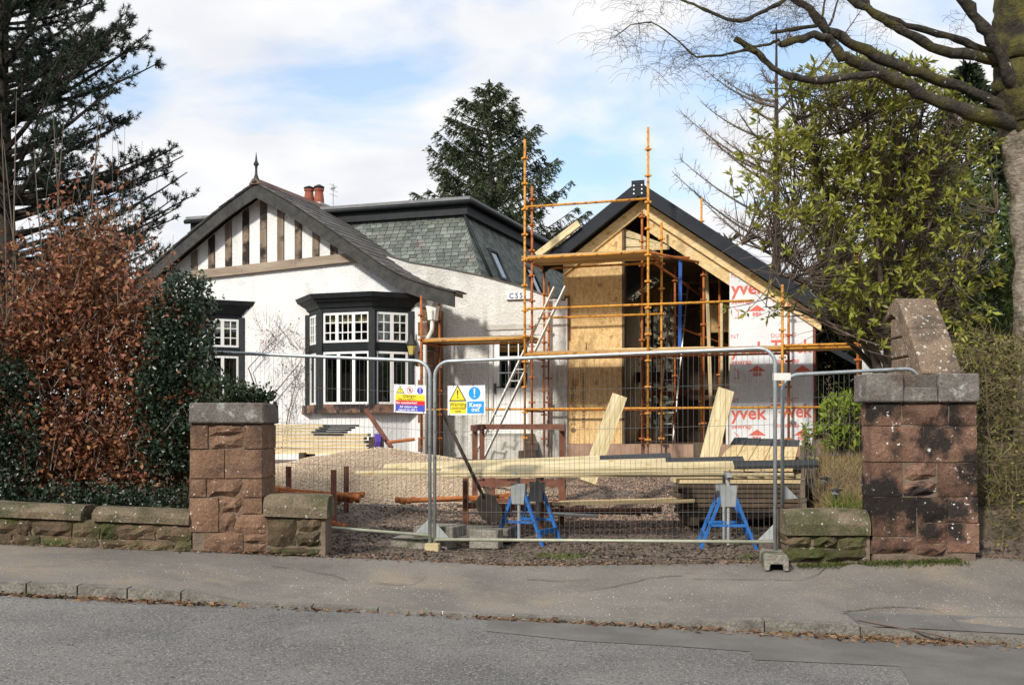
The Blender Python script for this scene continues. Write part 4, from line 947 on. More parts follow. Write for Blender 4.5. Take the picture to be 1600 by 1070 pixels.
# mansard dormer storey
DM = 2.05
tB, zB = TZ(752, 434, DM)
def pxof(t, d): p = HW(t, d, 0); return 800 + F * p.x / p.y
dl = 0.67
for _ in range(30): dl += (pxof(tB - dl, DM + dl) - 723) * 0.012
zT = CZ + (HZ - 336) / F * HW(tB - dl, DM + dl, 0).y
BB = Vector((tB, DM, zB)); TT = Vector((tB - dl, DM + dl, zT)); tLM = T(322, DM + 1.2)
zlow = 4.25; kx = (TT - BB) / (TT.z - BB.z)
BB2 = BB + kx * (zlow - BB.z)                                                   # face carried down behind the wall
DEND = 10.5
core = MB(); core.hexa([(tLM + .3, BB2.y + .02, zlow), (BB2.x - .02, BB2.y + .02, zlow), (BB2.x - .02, DEND, zlow), (tLM + .3, DEND, zlow), (tLM + .3, TT.y + .02, TT.z), (TT.x - .02, TT.y + .02, TT.z), (TT.x - .02, DEND, TT.z), (tLM + .3, DEND, TT.z)])
dm = hb(core, 'mansard_storey', 'dark_wood', ct)
# front slates, each its own piece
Uf = Vector((1, 0, 0)); Wf = Vector((0, TT.y - BB.y, TT.z - BB.z)); Hf = Wf.length; Wf.normalize(); Nf = Uf.cross(Wf)
rowh = 0.098; nrow = int(Hf / rowh) + 3; cnt = 0
rest = MB(); SL = {}
def slate_mesh(wq, hq, key):
    if key not in SL:
        m = MB().box(0, 0, 0, wq, hq, .011); m.v = [(x, y, z + (.018 if y < .01 else 0)) for x, y, z in m.v]
        me = bpy.data.meshes.new('slate'); me.from_pydata(m.v, [], m.f); me.materials.append(MATS['slate_green']); SL[key] = me
    return SL[key]
XU = (HW(1, 0, 0) - HW(0, 0, 0)); 
def dirw(v): return XU * v.x + (HW(0, 1, 0) - HW(0, 0, 0)) * v.y + Vector((0, 0, v.z))
for r_ in range(-3, nrow - 2):
    s0 = r_ * rowh; hip = BB.x + (TT.x - BB.x) * s0 / Hf
    tcur = hip - .01; first = True
    while tcur > T(505, DM + .3):
        wq = random.choice((.15, .165, .18, .20)) if not (first and r_ % 2) else .10
        first = False; t0_ = tcur - wq
        p = Vector((t0_, BB.y, BB.z)) + Wf * s0 + Nf * (.012 + random.uniform(0, .004))
        if s0 + rowh <= Hf + .06:
            zmin = wtop(min(t0_, dt[-1][0])) if t0_ > dt[0][0] else -9
            vis = p.z > zmin - .12 and t0_ > T(540, DM + .3) and prof_z(max(0, min(SMAX, t0_ - ta))) - .25 < p.z
            if vis and cnt < 296:
                x = dirw(Uf); y = dirw(Wf); z = dirw(Nf); w_ = HW(*p)
                M = Matrix(((x.x, y.x, z.x, w_.x), (x.y, y.y, z.y, w_.y), (x.z, y.z, z.z, w_.z), (0, 0, 0, 1)))
                piece('slate', slate_mesh(wq - .014, rowh + .05, wq), M, dm); cnt += 1
            else:
                q = [p, p + Uf*(wq-.014), p + Uf*(wq-.014) + Wf*(rowh+.05), p + Wf*(rowh+.05)]; rest.hexa([c for c in q] + [c + Nf*.012 for c in q])
        tcur = t0_
Vr = Vector((0, 1, 0)); Wr = Vector((TT.x - BB.x, 0, TT.z - BB.z)).normalized(); Nr = Vector((Wr.z, 0, -Wr.x)); Hr = (Vector((TT.x, 0, TT.z)) - Vector((BB.x, 0, BB.z))).length
for r_ in range(-6, nrow - 2):
    s0 = r_ * rowh; dcur = BB.y + dl * s0 / Hr + .012
    if s0 + rowh > Hr + .05: continue
    while dcur < DEND:
        wq = random.choice((.16, .19, .22)); p = Vector((BB.x, dcur, BB.z)) + Wr * s0 + Nr * (.010 + random.uniform(0, .005))
        q = [p, p + Vr*(wq-.008), p + Vr*(wq-.008) + Wr*(rowh+.05), p + Wr*(rowh+.05)]; rest.hexa([c for c in q] + [c + Nr*(.014 if i < 2 else .012) for i, c in enumerate(q)])
        dcur += wq
o = hb(rest, 'slate_cladding', 'slate_green_many', dm, fix=False); o['kind'] = 'stuff'
# flat roof with black fascia
zf = TT.z
fm = MB().box(tLM, TT.y - .17, zf - .02, TT.x + .17, DEND + .2, zf + .26); hb(fm, 'fascia', 'black_paint', dm)
fm = MB().box(tLM - .08, TT.y - .26, zf + .26, TT.x + .27, DEND + .3, zf + .36); hb(fm, 'flat_roof', 'lead', dm)
MB().tube(HW(tLM - .1, TT.y - .26, zf + .24), HW(TT.x + .3, TT.y - .26, zf + .24), .055, 8).build('gutter', 'black_paint', dm, smooth=True)
MB().tube(HW(TT.x + .30, TT.y - .26, zf + .24), HW(TT.x + .30, DEND, zf + .24), .055, 8).build('gutter', 'black_paint', dm, smooth=True)
q0 = BB + Vr * .55 + Wr * 0 + Nr * .07; q1 = Vector((TT.x, BB.y + .55 + .05, TT.z)) + Nr * .07
MB().tube(HW(*(q0 - Wr * .2)), HW(*q1), .035, 8).build('downpipe', 'black_paint', dm, smooth=True)
# rooflights in the right-hand slope
for dsk in (1.35, 4.0):
    s0, s1, w_ = .12, .95, .62
    if dsk > 3: s0, s1 = .10, .93
    o_ = Vector((BB.x, BB.y + dsk, BB.z)); fr = MB()
    for (a0, a1, b0, b1) in ((0, .06, s0, s1), (w_ - .06, w_, s0, s1), (.06, w_ - .06, s0, s0 + .07), (.06, w_ - .06, s1 - .07, s1)):
        q = [o_ + Vr*a0 + Wr*b0, o_ + Vr*a1 + Wr*b0, o_ + Vr*a1 + Wr*b1, o_ + Vr*a0 + Wr*b1]; fr.hexa([c + Nr*.02 for c in q] + [c + Nr*.075 for c in q])
    sk = hb(fr, 'rooflight', 'black_paint', dm)
    q = [o_ + Vr*.05 + Wr*(s0+.05), o_ + Vr*(w_-.05) + Wr*(s0+.05), o_ + Vr*(w_-.05) + Wr*(s1-.05), o_ + Vr*.05 + Wr*(s1-.05)]
    hb(MB().hexa([c + Nr*.04 for c in q] + [c + Nr*.05 for c in q]), 'pane', 'glass_sky', sk)
    q = [o_ - Vr*.02 + Wr*(s0-.14), o_ + Vr*(w_+.02) + Wr*(s0-.14), o_ + Vr*(w_+.02) + Wr*s0, o_ - Vr*.02 + Wr*s0]
    hb(MB().hexa([c + Nr*.026 for c in q] + [c + Nr*.034 for c in q]), 'flashing', 'lead', sk)
# chimney: stack behind the ridge with two pots; aerial
dch = 6.5
for i, (xc, yt, yb2) in enumerate(((483, 291, 318), (498.5, 289, 322))):
    t, z1 = TZ(xc, yt, dch); z0 = TZ(xc, yb2, dch)[1]; c = HW(t, dch, z0)
    hgt = z1 - z0; MB().lathe([(.14, -.1), (.14, hgt*.3), (.115, hgt*.62), (.115, hgt*.7), (.14, hgt*.72), (.14, hgt*.8)], c, 12).build('chimney_pot', 'terracotta', ct, smooth=False)
    MB().lathe([(.12, hgt*.8), (.15, hgt*.86), (.15, hgt*.9), (.05, hgt*1.0)], c, 12).build('cowl', 'black_paint', ct)
t0_, _ = TZ(476, 300, dch); t1_, _ = TZ(506, 300, dch); hb(MB().box(t0_ - .05, dch - .3, 4.0, t1_ + .05, dch + .3, TZ(490, 320, dch)[1]), 'chimney_stack', 'harling_dirty', ct)
t, z1 = TZ(520.5, 287, 5.5); z0 = TZ(520.5, 330, 5.5)[1]
m = MB().tube(HW(t, 5.5, z0 - .3), HW(t, 5.5, z1), .012, 6); m.path([HW(t - .05, 5.5, z1 - .12), HW(t + .05, 5.5, z1 - .12)], .035, 6)
for q in (.05, .18, .3): m.tube(HW(t, 5.3, z1 - q), HW(t, 5.75, z1 - q), .006, 5)
m.build('aerial', 'grey_metal', ct)
# left end of the dormer showing past the gable: post under the fascia
hb(MB().box(tLM + .05, TT.y + .1, 4.2, tLM + .14, TT.y + .2, zf), 'corner_post', 'black_paint', dm)

# wall lantern, house-name plate, climbing plant
lx, lz = TZ(643, 545, DG - .16)
ln = root('wall_lantern', 'black carriage lantern with amber glass on the white wall by the bay', 'lantern', HW(lx, DG - .02, lz - .3))
c = HW(lx, DG - .16, lz)
MB().lathe([(.02, .42), (.025, .30), (.05, .24), (.11, .10), (.12, .08), (.02, .06)][::-1], c, 6).build('hood', 'black_plastic', ln)
MB().lathe([(.05, -.12), (.09, .07)], c, 6).build('lamp_glass', 'lamp_glass', ln)
MB().lathe([(.02, -.2), (.055, -.15), (.05, -.12)], c, 6).build('base', 'black_plastic', ln)
MB().path([c + Vector((0, 0, -.18)), HW(lx + .02, DG - .14, lz - .25), HW(lx + .06, DG - .03, lz - .25), HW(lx + .06, DG + .005, lz - .25)], .014, 6).build('bracket', 'black_plastic', ln)
MB().lathe([(.075, -.012), (.075, .012)], (0, 0, 0), 12).xf(lambda x, y, z: HW(lx + .06 + x, DG - .012 + z, lz - .27 + y)).build('wall_plate', 'black_plastic', ln)
n0, nz0 = TZ(793, 468, DD - .02); n1, nz1 = TZ(828, 456, DD - .02)
npl = hroot('name_plate', 'white house name plate with navy capitals high on the entrance wall', 'sign', (n0 + n1) / 2, DD - .02, nz0)
hb(MB().box(n0, DD - .035, nz0, n1, DD + .01, nz1), 'plate', 'sign_white', npl)
hb(MB().box(n0 - .01, DD - .045, nz0 - .02, n1 + .01, DD + .005, nz0 - .001), 'ledge', 'old_beam', npl)
lettering('lettering', 'CSS', .155, 'navy', npl, HW(n0 + .19, DD - .038, (nz0 + nz1) / 2 - .004), dirw(Vector((1, 0, 0))), (0, 0, 1), bold=.004)
# ================================================================ EXTENSION UNDER CONSTRUCTION
DE = 1.55
ex = hroot('timber_extension', 'half-built timber extension clad in raw board and white wrap under a black gable roof', 'building', 2.8, DE, 0.85)
e0, e1, e2, e3 = T(880, DE), T(972, DE), T(1140, DE), T(1270, DE)
ZF = TZ(900, 693, DE)[1]; EB = 8.2                              # floor level, back of the shell
tA, zA = TZ(997, 283, DE - .35); tEl, zEl = TZ(848, 404, DE - .35); tEr, zEr = TZ(1292, 474, DE - .35)
def roofz(t): return zA + (zEl - zA) * (t - tA) / (tEl - tA) if t < tA else zA + (zEr - zA) * (t - tA) / (tEr - tA)
tk = 0.36                                                        # verge depth
def under(t): return roofz(t) - tk
hb(MB().box(e0 - .12, DE - .06, GZ - .2, e3 + .05, EB, ZF - .002), 'plinth', 'plinth', ex)
# raw board on the left of the gable: lower sheet and raked upper sheets
zj1, zj2 = TZ(920, 508, DE)[1], TZ(920, 408, DE)[1]
def sheet(t0, t1, z0, z1, name='board_sheet'): return hb(MB().box(t0 + .002, DE, z0 + .002, t1 - .002, DE + .02, z1 - .002), name, 'osb', ex)
s1_ = sheet(e0, e1, ZF, zj1); sheet(e0, e1, zj1, zj2)
hb(MB().prism([(e0 + .0, DE, zj2 + .002), (e1 - .002, DE, zj2 + .002), (e1 - .002, DE, under(e1) - .12), (e0, DE, under(e0) - .12)], (0, .02, 0)), 'board_sheet', 'osb', ex)
hb(MB().box(e1, DE - .01, ZF, e1 + .05, DE + .16, under(e1) - .12), 'post', 'dark_wood', ex)
beam_obj('rafter', 'pine', ex, HW(tEl + .42, DE - .06, roofz(tEl + .42) - .47), HW(tA, DE - .06, zA - .47), .05, .20, up=dirw(Vector((0, 1, 0)))) if False else None
def raf(name, mt, ta_, za_, tb_, zb__, d0, d1, h):              # raked timber lying in the gable plane
    return hb(MB().prism([(ta_, d0, za_ - h/2), (tb_, d0, zb__ - h/2), (tb_, d0, zb__ + h/2), (ta_, d0, za_ + h/2)], (0, d1 - d0, 0)), name, mt, ex)
def ro(t, k): return roofz(t) - k
# black verge and felt roof
for (ta_, tb_) in ((tEl, tA), (tA, tEr)):
    hb(MB().prism([(ta_, DE - .36, ro(ta_, .30)), (tb_, DE - .36, ro(tb_, .30)), (tb_, DE - .36, ro(tb_, .0)), (ta_, DE - .36, ro(ta_, .0))], (0, .10, 0)), 'verge_board', 'roof_trim', ex)
    hb(MB().prism([(ta_, DE - .26, ro(ta_, .12)), (tb_, DE - .26, ro(tb_, .12)), (tb_, DE - .26, ro(tb_, -.0)), (ta_, DE - .26, ro(ta_, -.0))], (0, EB - DE + .4, 0)), 'roof', 'roof_felt', ex)
hb(MB().box(tA - .13, DE - .37, zA - .30, tA + .13, DE - .35, zA + .01), 'ridge_plate', 'roof_trim', ex)
for i in (-.08, .08):
    for j in (.05, .13, .21): MB().lathe([(.016, 0), (.016, .006)], (0, 0, 0), 8).xf(lambda x, y, z: HW(tA + i + x, DE - .378 + z, zA - j - abs(i) * .5 + y)).build('bolt', 'sign_white', ex)
raf('rafter', 'pine', tEl + .35, ro(tEl + .35, .45), tA, ro(tA, .45), DE - .05, DE + .02, .26)
raf('rafter', 'pine', tA, ro(tA, .45), tEr - .12, ro(tEr - .12, .45), DE - .06, DE + .02, .26)
raf('fascia_rafter', 'pine', tA + .12, ro(tA + .12, .715), e2 + .02, ro(e2 + .02, .715), DE + .021, DE + .09, .30)
# loose pale board lying on the left verge
beam_obj('loose_board', 'pine_pale', ex, HW(tEl - .10, DE - .42, roofz(tEl) + .06), HW(T(905, DE - .42), DE - .42, roofz(T(905, DE - .42)) + .085), .10, .13, up=(0, 0, 1))
# overhanging eaves with battens on the right
hb(MB().prism([(tEr - .9, DE - .3, ro(tEr - .9, .0) + .02), (tEr + .25, DE - .3, ro(tEr + .25, 0) + .02), (tEr + .25, DE - .3, ro(tEr + .25, .06)), (tEr - .9, DE - .3, ro(tEr - .9, .06))], (0, 4, 0)), 'eaves', 'roof_felt', ex)
for i in range(4):
    t = tEr - .75 + i * .28; hb(MB().box(t, DE - .29, ro(t, 0) + .02, t + .05, DE + 3.6, ro(t, 0) + .055), 'batten', 'rust_brown', ex)
hb(MB().prism([(tEr - .15, DE + .3, ro(tEr, .75)), (tEr + .5, DE + .3, ro(tEr + .5, .78)), (tEr + .5, DE + .3, ro(tEr + .5, .66)), (tEr - .15, DE + .3, ro(tEr, .63))], (0, 3, 0)), 'soffit', 'roof_trim', ex)
# wrap-clad wall on the right
zr = lambda t: ro(t, .58)
wr_ = hb(MB().prism([(e2, DE, ZF - .02), (e3, DE, ZF - .02), (e3, DE, zr(e3)), (e2, DE, zr(e2))], (0, .15, 0)), 'wrapped_wall', 'wrap', ex)
hb(MB().box(e3 + .002, DE + .0, ZF - .02, e3 + .05, DE + .16, zr(e3)), 'corner_post', 'rust_brown', ex)
xd = dirw(Vector((1, 0, 0)))
def print_on(s, px, py, size, mt='red_print', align='CENTER', bold=0.0, sx=1.0):
    t, z = TZ(px, py, DE); lettering('lettering', s, size, mt, wr_, HW(t, DE - .003, z), xd, (0, 0, 1), align, bold, sx)
for i, y in enumerate((452, 546, 646)):
    print_on('yvek', 1143, y, .36, align='LEFT', bold=.008); print_on('Tyvek', 1205, y - 3, .36, align='LEFT', bold=.008, sx=.86) if i else None
    print_on('sewrap', 1143, y + 20, .135, align='LEFT', bold=.002); print_on('Housewrap', 1207, y + 18, .135, align='LEFT', bold=.002, sx=.8)
    print_on('NT', 1142, y - 20, .12, align='LEFT'); print_on('DUPONT', 1204, y - 21, .12, align='LEFT') if i else None
    for px in (1183, 1254):
        yy = y + 34; t, z = TZ(px, yy, DE)
        m = MB(); q = [(t - .17, z), (t + .17, z), (t, z + .12)]; m.v = [tuple(HW(a_, DE - .003, b_)) for a_, b_ in q]; m.f = [(0, 1, 2)]; m.build('house_mark', 'red_print', wr_, fix=False)
        print_on('BBA', px, yy + 5, .10, bold=.003)
    t, z = TZ(1147, y + 36, DE); m = MB(); q = [(t, z - .12), (t + .09, z - .12), (t + .09, z + .02), (t, z + .1), (t, z + .08), (t + .075, z + .01), (t + .075, z - .105), (t, z - .105)]
    m.v = [tuple(HW(a_, DE - .003, b_)) for a_, b_ in q]; m.f = [tuple(range(8))]; m.build('house_mark', 'red_print', wr_, fix=False)
# black print on the raw board, reading upwards
yd = -xd
t, z = TZ(896, 672, DE)
lettering('lettering', 'SterlingOSB Zero', .135, 'brown_print', s1_, HW(t, DE - .002, z + .1), (0, 0, 1), yd, 'LEFT', .003)
m = MB().lathe([(.055, 0), (.055, .001)], (0, 0, 0), 14).xf(lambda x, y, z_: HW(t + x, DE - .002 + z_, z + y)); m.build('stamp', 'brown_print', s1_, fix=False)
t, z = TZ(913, 668, DE); m = MB(); zz = z
for i in range(26):
    l = random.uniform(.02, .07); m.box(t - .035 - random.uniform(0, .015), DE - .003, zz, t + .02, DE - .001, zz + l * .55); zz += l * .55 + .018
m.xf(HW).build('stamp', 'brown_print', s1_, fix=False)
t, z = TZ(916, 545, DE); hb(MB().box(t - .01, DE - .003, z - .05, t + .01, DE - .001, z + .12), 'stamp', 'black_print', s1_, fix=False)
# window strip lying against the board
t, z1 = TZ(886, 462, DE - .05); _, z0 = TZ(886, 530, DE - .05)
hb(MB().box(t - .05, DE - .06, z0, t + .05, DE - .02, z1), 'packing_strip', 'rust_brown', ex); hb(MB().box(t - .015, DE - .085, z0 - .25, t + .015, DE - .062, z1 - .06), 'white_trim', 'white_dull', ex)
# triangular sarking panel beyond the gable opening
tz0, tz1 = T(974, DE + .06), T(1046, DE + .06)
zbase = TZ(1000, 392, DE + .06)[1]
for i in range(14):
    c_ = i * .17
    # boards rise to the right: clip each to the triangle under the roof
    t0_ = tz0; t1_ = tz1; sl_ = 0.72; za0 = zbase - .75 + c_ * 1.25; q = []
    for (t_, off) in ((t0_, 0), (t1_, 0), (t1_, .19), (t0_, .19)):
        zz_ = za0 + (t_ - t0_) * sl_ + off; zz_ = max(zbase, min(zz_, under(t_) - (.2 if t_ < tA else .2 + .55 * (t_ - tA)))); q.append((t_, DE + .06 + i * .003, zz_))
    if q[2][2] - q[1][2] < .01 and q[3][2] - q[0][2] < .01: continue
    hb(MB().prism(q, (0, .02, 0)), 'sarking_board', 'pine_pale', ex)
# shell: side walls, frame and back wall with an opening at its left
hb(MB().box(e0, DE + .16, ZF - .1, e0 + .16, 4.2, under(e0) - .1), 'side_wall', 'osb', ex)
hb(MB().box(e0, 6.4, ZF - .1, e0 + .16, EB, under(e0) - .1), 'side_wall', 'osb', ex)
hb(MB().box(e0, 4.2, ZF - .1, e0 + .16, 6.4, ZF + 1.0), 'side_wall', 'osb', ex)
hb(MB().box(e0, 4.2, 4.55, e0 + .16, 6.4, under(e0) - .1), 'side_wall', 'osb', ex)
hb(MB().box(e3 - .16, DE + .16, ZF - .1, e3, EB, under(e3) - .1), 'side_wall', 'osb', ex)
tb0 = 2.05
hb(MB().prism([(tb0, EB, ZF - .1), (e3, EB, ZF - .1), (e3, EB, under(e3)), (tb0, EB, under(tb0))], (0, .15, 0)), 'back_wall', 'osb', ex)
hb(MB().prism([(e0, EB, 4.7), (tb0, EB, 4.7), (tb0, EB, under(tb0)), (tA, EB, under(tA)), (e0, EB, under(e0))], (0, .15, 0)), 'back_wall', 'osb', ex)
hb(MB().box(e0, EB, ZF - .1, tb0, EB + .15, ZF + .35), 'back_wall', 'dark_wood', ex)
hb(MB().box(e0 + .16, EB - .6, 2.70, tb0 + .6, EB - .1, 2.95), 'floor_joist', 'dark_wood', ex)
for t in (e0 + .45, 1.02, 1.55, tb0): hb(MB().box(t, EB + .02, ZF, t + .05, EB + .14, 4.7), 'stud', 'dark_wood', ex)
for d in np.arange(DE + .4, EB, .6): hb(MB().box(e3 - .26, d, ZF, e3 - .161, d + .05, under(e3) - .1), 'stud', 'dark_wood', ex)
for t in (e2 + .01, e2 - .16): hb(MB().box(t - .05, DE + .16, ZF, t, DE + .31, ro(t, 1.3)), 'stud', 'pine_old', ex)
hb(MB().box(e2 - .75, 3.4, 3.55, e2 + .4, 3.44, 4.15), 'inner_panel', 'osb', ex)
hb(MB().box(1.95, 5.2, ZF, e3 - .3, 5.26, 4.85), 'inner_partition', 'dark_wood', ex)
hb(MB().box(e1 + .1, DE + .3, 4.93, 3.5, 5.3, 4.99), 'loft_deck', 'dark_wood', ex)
hb(MB().box(1.5, 4.6, 2.25, e3 - .3, 4.9, 2.37), 'cross_beam', 'rust_brown', ex)
beam_obj('prop', 'pine_old', ex, HW(T(1104, 2.4), 2.4, 4.75), HW(T(1113, 2.4), 2.4, ZF), .07, .05, up=dirw(Vector((0, 1, 0))))
beam_obj('inner_brace', 'roof_trim', ex, HW(T(1012, 2.0), 2.0, zA - .55), HW(T(1062, 2.0), 2.0, TZ(1062, 392, 2.0)[1]), .12, .10)
t, z1 = TZ(1063, 402, 1.9); _, z0 = TZ(1063, 548, 1.9)
hb(MB().prism([(t - .035, 1.9, z1), (t + .035, 1.9, z1), (t + .03, 1.9, (z0 + z1)/2), (t + .02, 1.9, z0), (t - .05, 1.9, z0), (t - .04, 1.9, (z0 + z1)/2)], (0, .01, 0)), 'hanging_strap', 'blue_strap', ex)
hb(MB().box(T(1140, 1.50) - .07, 1.50, ZF, T(1140, 1.50) - .03, 1.54, ZF + 1.1), 'white_trim', 'white_dull', ex)

# ================================================================ SCAFFOLD
sf = hroot('scaffold', 'rusty yellow tube scaffold with boarded lifts standing in front of the extension', 'scaffold', 2.2, 0.5, 0.85)
cpm = MB()
for a in range(4):
    an = a * math.pi / 2; dx, dy = math.cos(an), math.sin(an)
    cpm.beam((dx * .022, dy * .022, 0), (dx * .062, dy * .062, 0.0), .05, .034)
cme = bpy.data.meshes.new('coupler'); cme.from_pydata(cpm.v, [], cpm.f)
cme_r = cme.copy(); cme.materials.append(MATS['scaffold_yellow']); cme_r.materials.append(MATS['scaffold_rust'])
def ground_at(t, d): p = HW(t, d, 0); return zsite(p.x, p.y)
def standard(t, d, ztop, mt='scaffold_yellow', zbot=None, off=0.0):
    zb2 = ground_at(t, d) if zbot is None else zbot
    s = MB().tube(HW(t, d, zb2 + .28), HW(t, d, ztop), .0245, 10).build('standard', mt, sf, smooth=True)
    MB().tube(HW(t, d, zb2 - .01), HW(t, d, zb2 + .32), .016, 8).build('base_jack', 'rust_brown', s)
    z = zb2 + .42 + off
    while z < ztop - .05:
        M = Matrix.Translation(HW(t, d, z)) @ Matrix.Rotation(HR, 4, 'Z'); piece('coupler', cme if mt == 'scaffold_yellow' else cme_r, M, s); z += .495
    return s
def ztop(px, py, d): return TZ(px, py, d)[1]
standard(0, 0, ztop(818, 218, 0)); standard(.115, .1, ztop(827, 290, 0), 'scaffold_rust', off=.2)
standard(0, 1.27, ztop(849, 385, 1.27), 'scaffold_rust'); standard(.07, 1.36, ztop(853, 440, 1.27), 'scaffold_rust', off=.25)
standard(2.44, 0, ztop(1006, 200, 0)); standard(2.44, 1.27, ztop(1032, 348, 1.27), 'scaffold_yellow')
standard(2.02, 1.40, ztop(1003, 330, 1.4), 'scaffold_rust'); standard(3.2, 1.75, ztop(1096, 372, 1.7), 'scaffold_rust', zbot=ZF)
standard(3.45, 2.2, ztop(1118, 382, 2.2), 'scaffold_rust', zbot=ZF); standard(2.5, 2.4, ztop(1053, 373, 2.2), 'scaffold_rust', zbot=ZF)
standard(4.9, 0, ztop(1222, 445, 0)); standard(4.9, 1.27, ztop(1240, 470, 1.27), 'scaffold_rust')
standard(6.2, 0, ztop(1331, 384, 0), 'scaffold_rust'); standard(6.2, 1.2, ztop(1310, 480, 1.2), 'scaffold_rust')
standard(-2.2, 0, ztop(655, 462, 0), 'scaffold_rust'); standard(-2.2, .95, ztop(690, 470, 1.2), 'scaffold_rust')
standard(.9, 6.8, 4.6, 'scaffold_rust', zbot=ZF); standard(T(1096, 3.9), 3.9, ztop(1096, 310, 3.9), 'scaffold_yellow', zbot=ZF)
def ledger(t0, d0, t1, d1, z, mt='scaffold_yellow', z1=None, name='ledger'):
    return MB().tube(HW(t0, d0, z), HW(t1, d1, z if z1 is None else z1), .023, 10).build(name, mt, sf, smooth=True)
z5 = TZ(818, 324, 0)[1]; z4 = TZ(818, 404, 0)[1]; z3 = TZ(818, 483, 0)[1]; z2 = TZ(818, 551, 0)[1]; z1_ = TZ(818, 639, 0)[1]; zl = TZ(740, 527, 0)[1]
ledger(.03, 0, 2.44, 0, z5); ledger(0, 0, 2.44, 0, z4); ledger(0, 1.27, 2.44, 1.27, z4 - .02, 'scaffold_yellow'); ledger(.03, -.005, 4.4, 0, z3)
ledger(0, 1.27, 2.44, 1.27, z3 - .05); ledger(0, 0, 6.2, 0, z2 - .04); ledger(0, 1.27, 4.9, 1.27, z2 - .04, 'scaffold_rust'); ledger(-2.2, 0.0, 6.2, 0, z1_); ledger(4.9, .04, 6.2, .04, z2 + .02, 'scaffold_yellow')
ledger(-2.2, 0, 0, 0, zl - .05); ledger(-2.2, .95, 0, .95, zl - .05); ledger(0, 1.27, 2.44, 1.27, z1_, 'scaffold_rust')
for t in (0, 2.44): ledger(t, 0, t, 1.27, z4 - .03, 'scaffold_rust', name='transom'); ledger(t, 0, t, 1.27, z2 - .07, 'scaffold_rust', name='transom'); ledger(t, 0, t, 1.27, z1_ - .03, 'scaffold_rust', name='transom')
for t in (4.9, 6.2): ledger(t, 0, t, 1.25, z2 - .07, 'scaffold_rust', name='transom')
for t in (-2.2, 0): ledger(t, 0, t, .95, zl - .08, 'scaffold_rust', name='transom')
ledger(2.44, 1.27, 3.2, 1.75, z4 + .1, 'scaffold_rust'); ledger(2.44, .02, 3.2, 1.75, z4 + .0, 'scaffold_rust', name='transom'); 
MB().tube(HW(2.4, .7, z4 - .1), HW(3.1, 4.2, z4 - .6), .024, 8).build('diagonal_brace', 'scaffold_rust', sf, smooth=True)
MB().tube(HW(2.5, 2.4, z3 - .2), HW(4.0, 3.9, z2 + .1), .022, 8).build('diagonal_brace', 'scaffold_rust', sf, smooth=True)
def boards(t0, t1, d0, d1, z, n, over=.06, mt='deck_board'):
    wd = (d1 - d0) / n
    for i in range(n):
        d = d0 + wd * (i + .5); j = random.uniform(-.03, .03)
        beam_obj('deck_board', mt, sf, HW(t0 - over + j, d, z), HW(t1 + over + j, d, z + random.uniform(-.004, .004)), wd - .008, .038)
boards(0, 2.44, .05, 1.2, z4 + .045, 5); boards(0, 2.44, .05, 1.2, z2 + .005, 5); boards(2.46, 4.9, .05, 1.2, z2 + .005, 5); boards(4.92, 6.2, .05, 1.2, z2 + .005, 5); boards(-2.2, 0, .05, .9, zl - .005, 4)
beam_obj('toe_board', 'deck_board', sf, HW(0, -.035, z4 + .10), HW(2.44, -.035, z4 + .10), .035, .11) if False else None
beam_obj('loose_plank', 'pine', sf, HW(1.55, .35, z2 + .045), HW(3.6, .5, z2 + .045), .20, .035); beam_obj('loose_plank', 'pine_old', sf, HW(1.9, .7, z2 + .045), HW(3.35, .75, z2 + .05), .20, .035)

# ladder leaning on the scaffold, and another inside
def ladder(label, foot, top, width, mt, n_off=0, group='ladders', wdir=None):
    foot = Vector(foot); top = Vector(top); ax = (top - foot).normalized(); L_ = (top - foot).length
    wv = Vector(wdir).normalized() if wdir else dirw(Vector((1, 0, 0)))
    rt = root('ladder', label, 'ladder', foot, group)
    for s in (-1, 1): MB().beam(foot + wv * s * width / 2, top + wv * s * width / 2, .028, .068, up=ax.cross(wv)).build('stile', mt, rt)
    k = int(L_ / .25)
    for i in range(k):
        p = foot + ax * (.18 + i * .25); MB().tube(p - wv * width / 2, p + wv * width / 2, .014, 6).build('rung', mt, rt)
    return rt
def hwpx(px, py, d): t, z = TZ(px, py, d); return HW(t, d, z)
ladder('aluminium ladder leaning steeply across the entrance door up to the scaffold', hwpx(748, 716, -.2), hwpx(875, 448, .35), .24, 'aluminium', wdir=(1, -.55, 0))
ladder('grey ladder standing inside the open extension', HW(2.05, 3.6, ZF), HW(2.25, 4.4, 4.75), .36, 'aluminium')
# ================================================================ BUILDING MATERIALS IN THE YARD
def gz(p): return zsite(p.x, p.y)
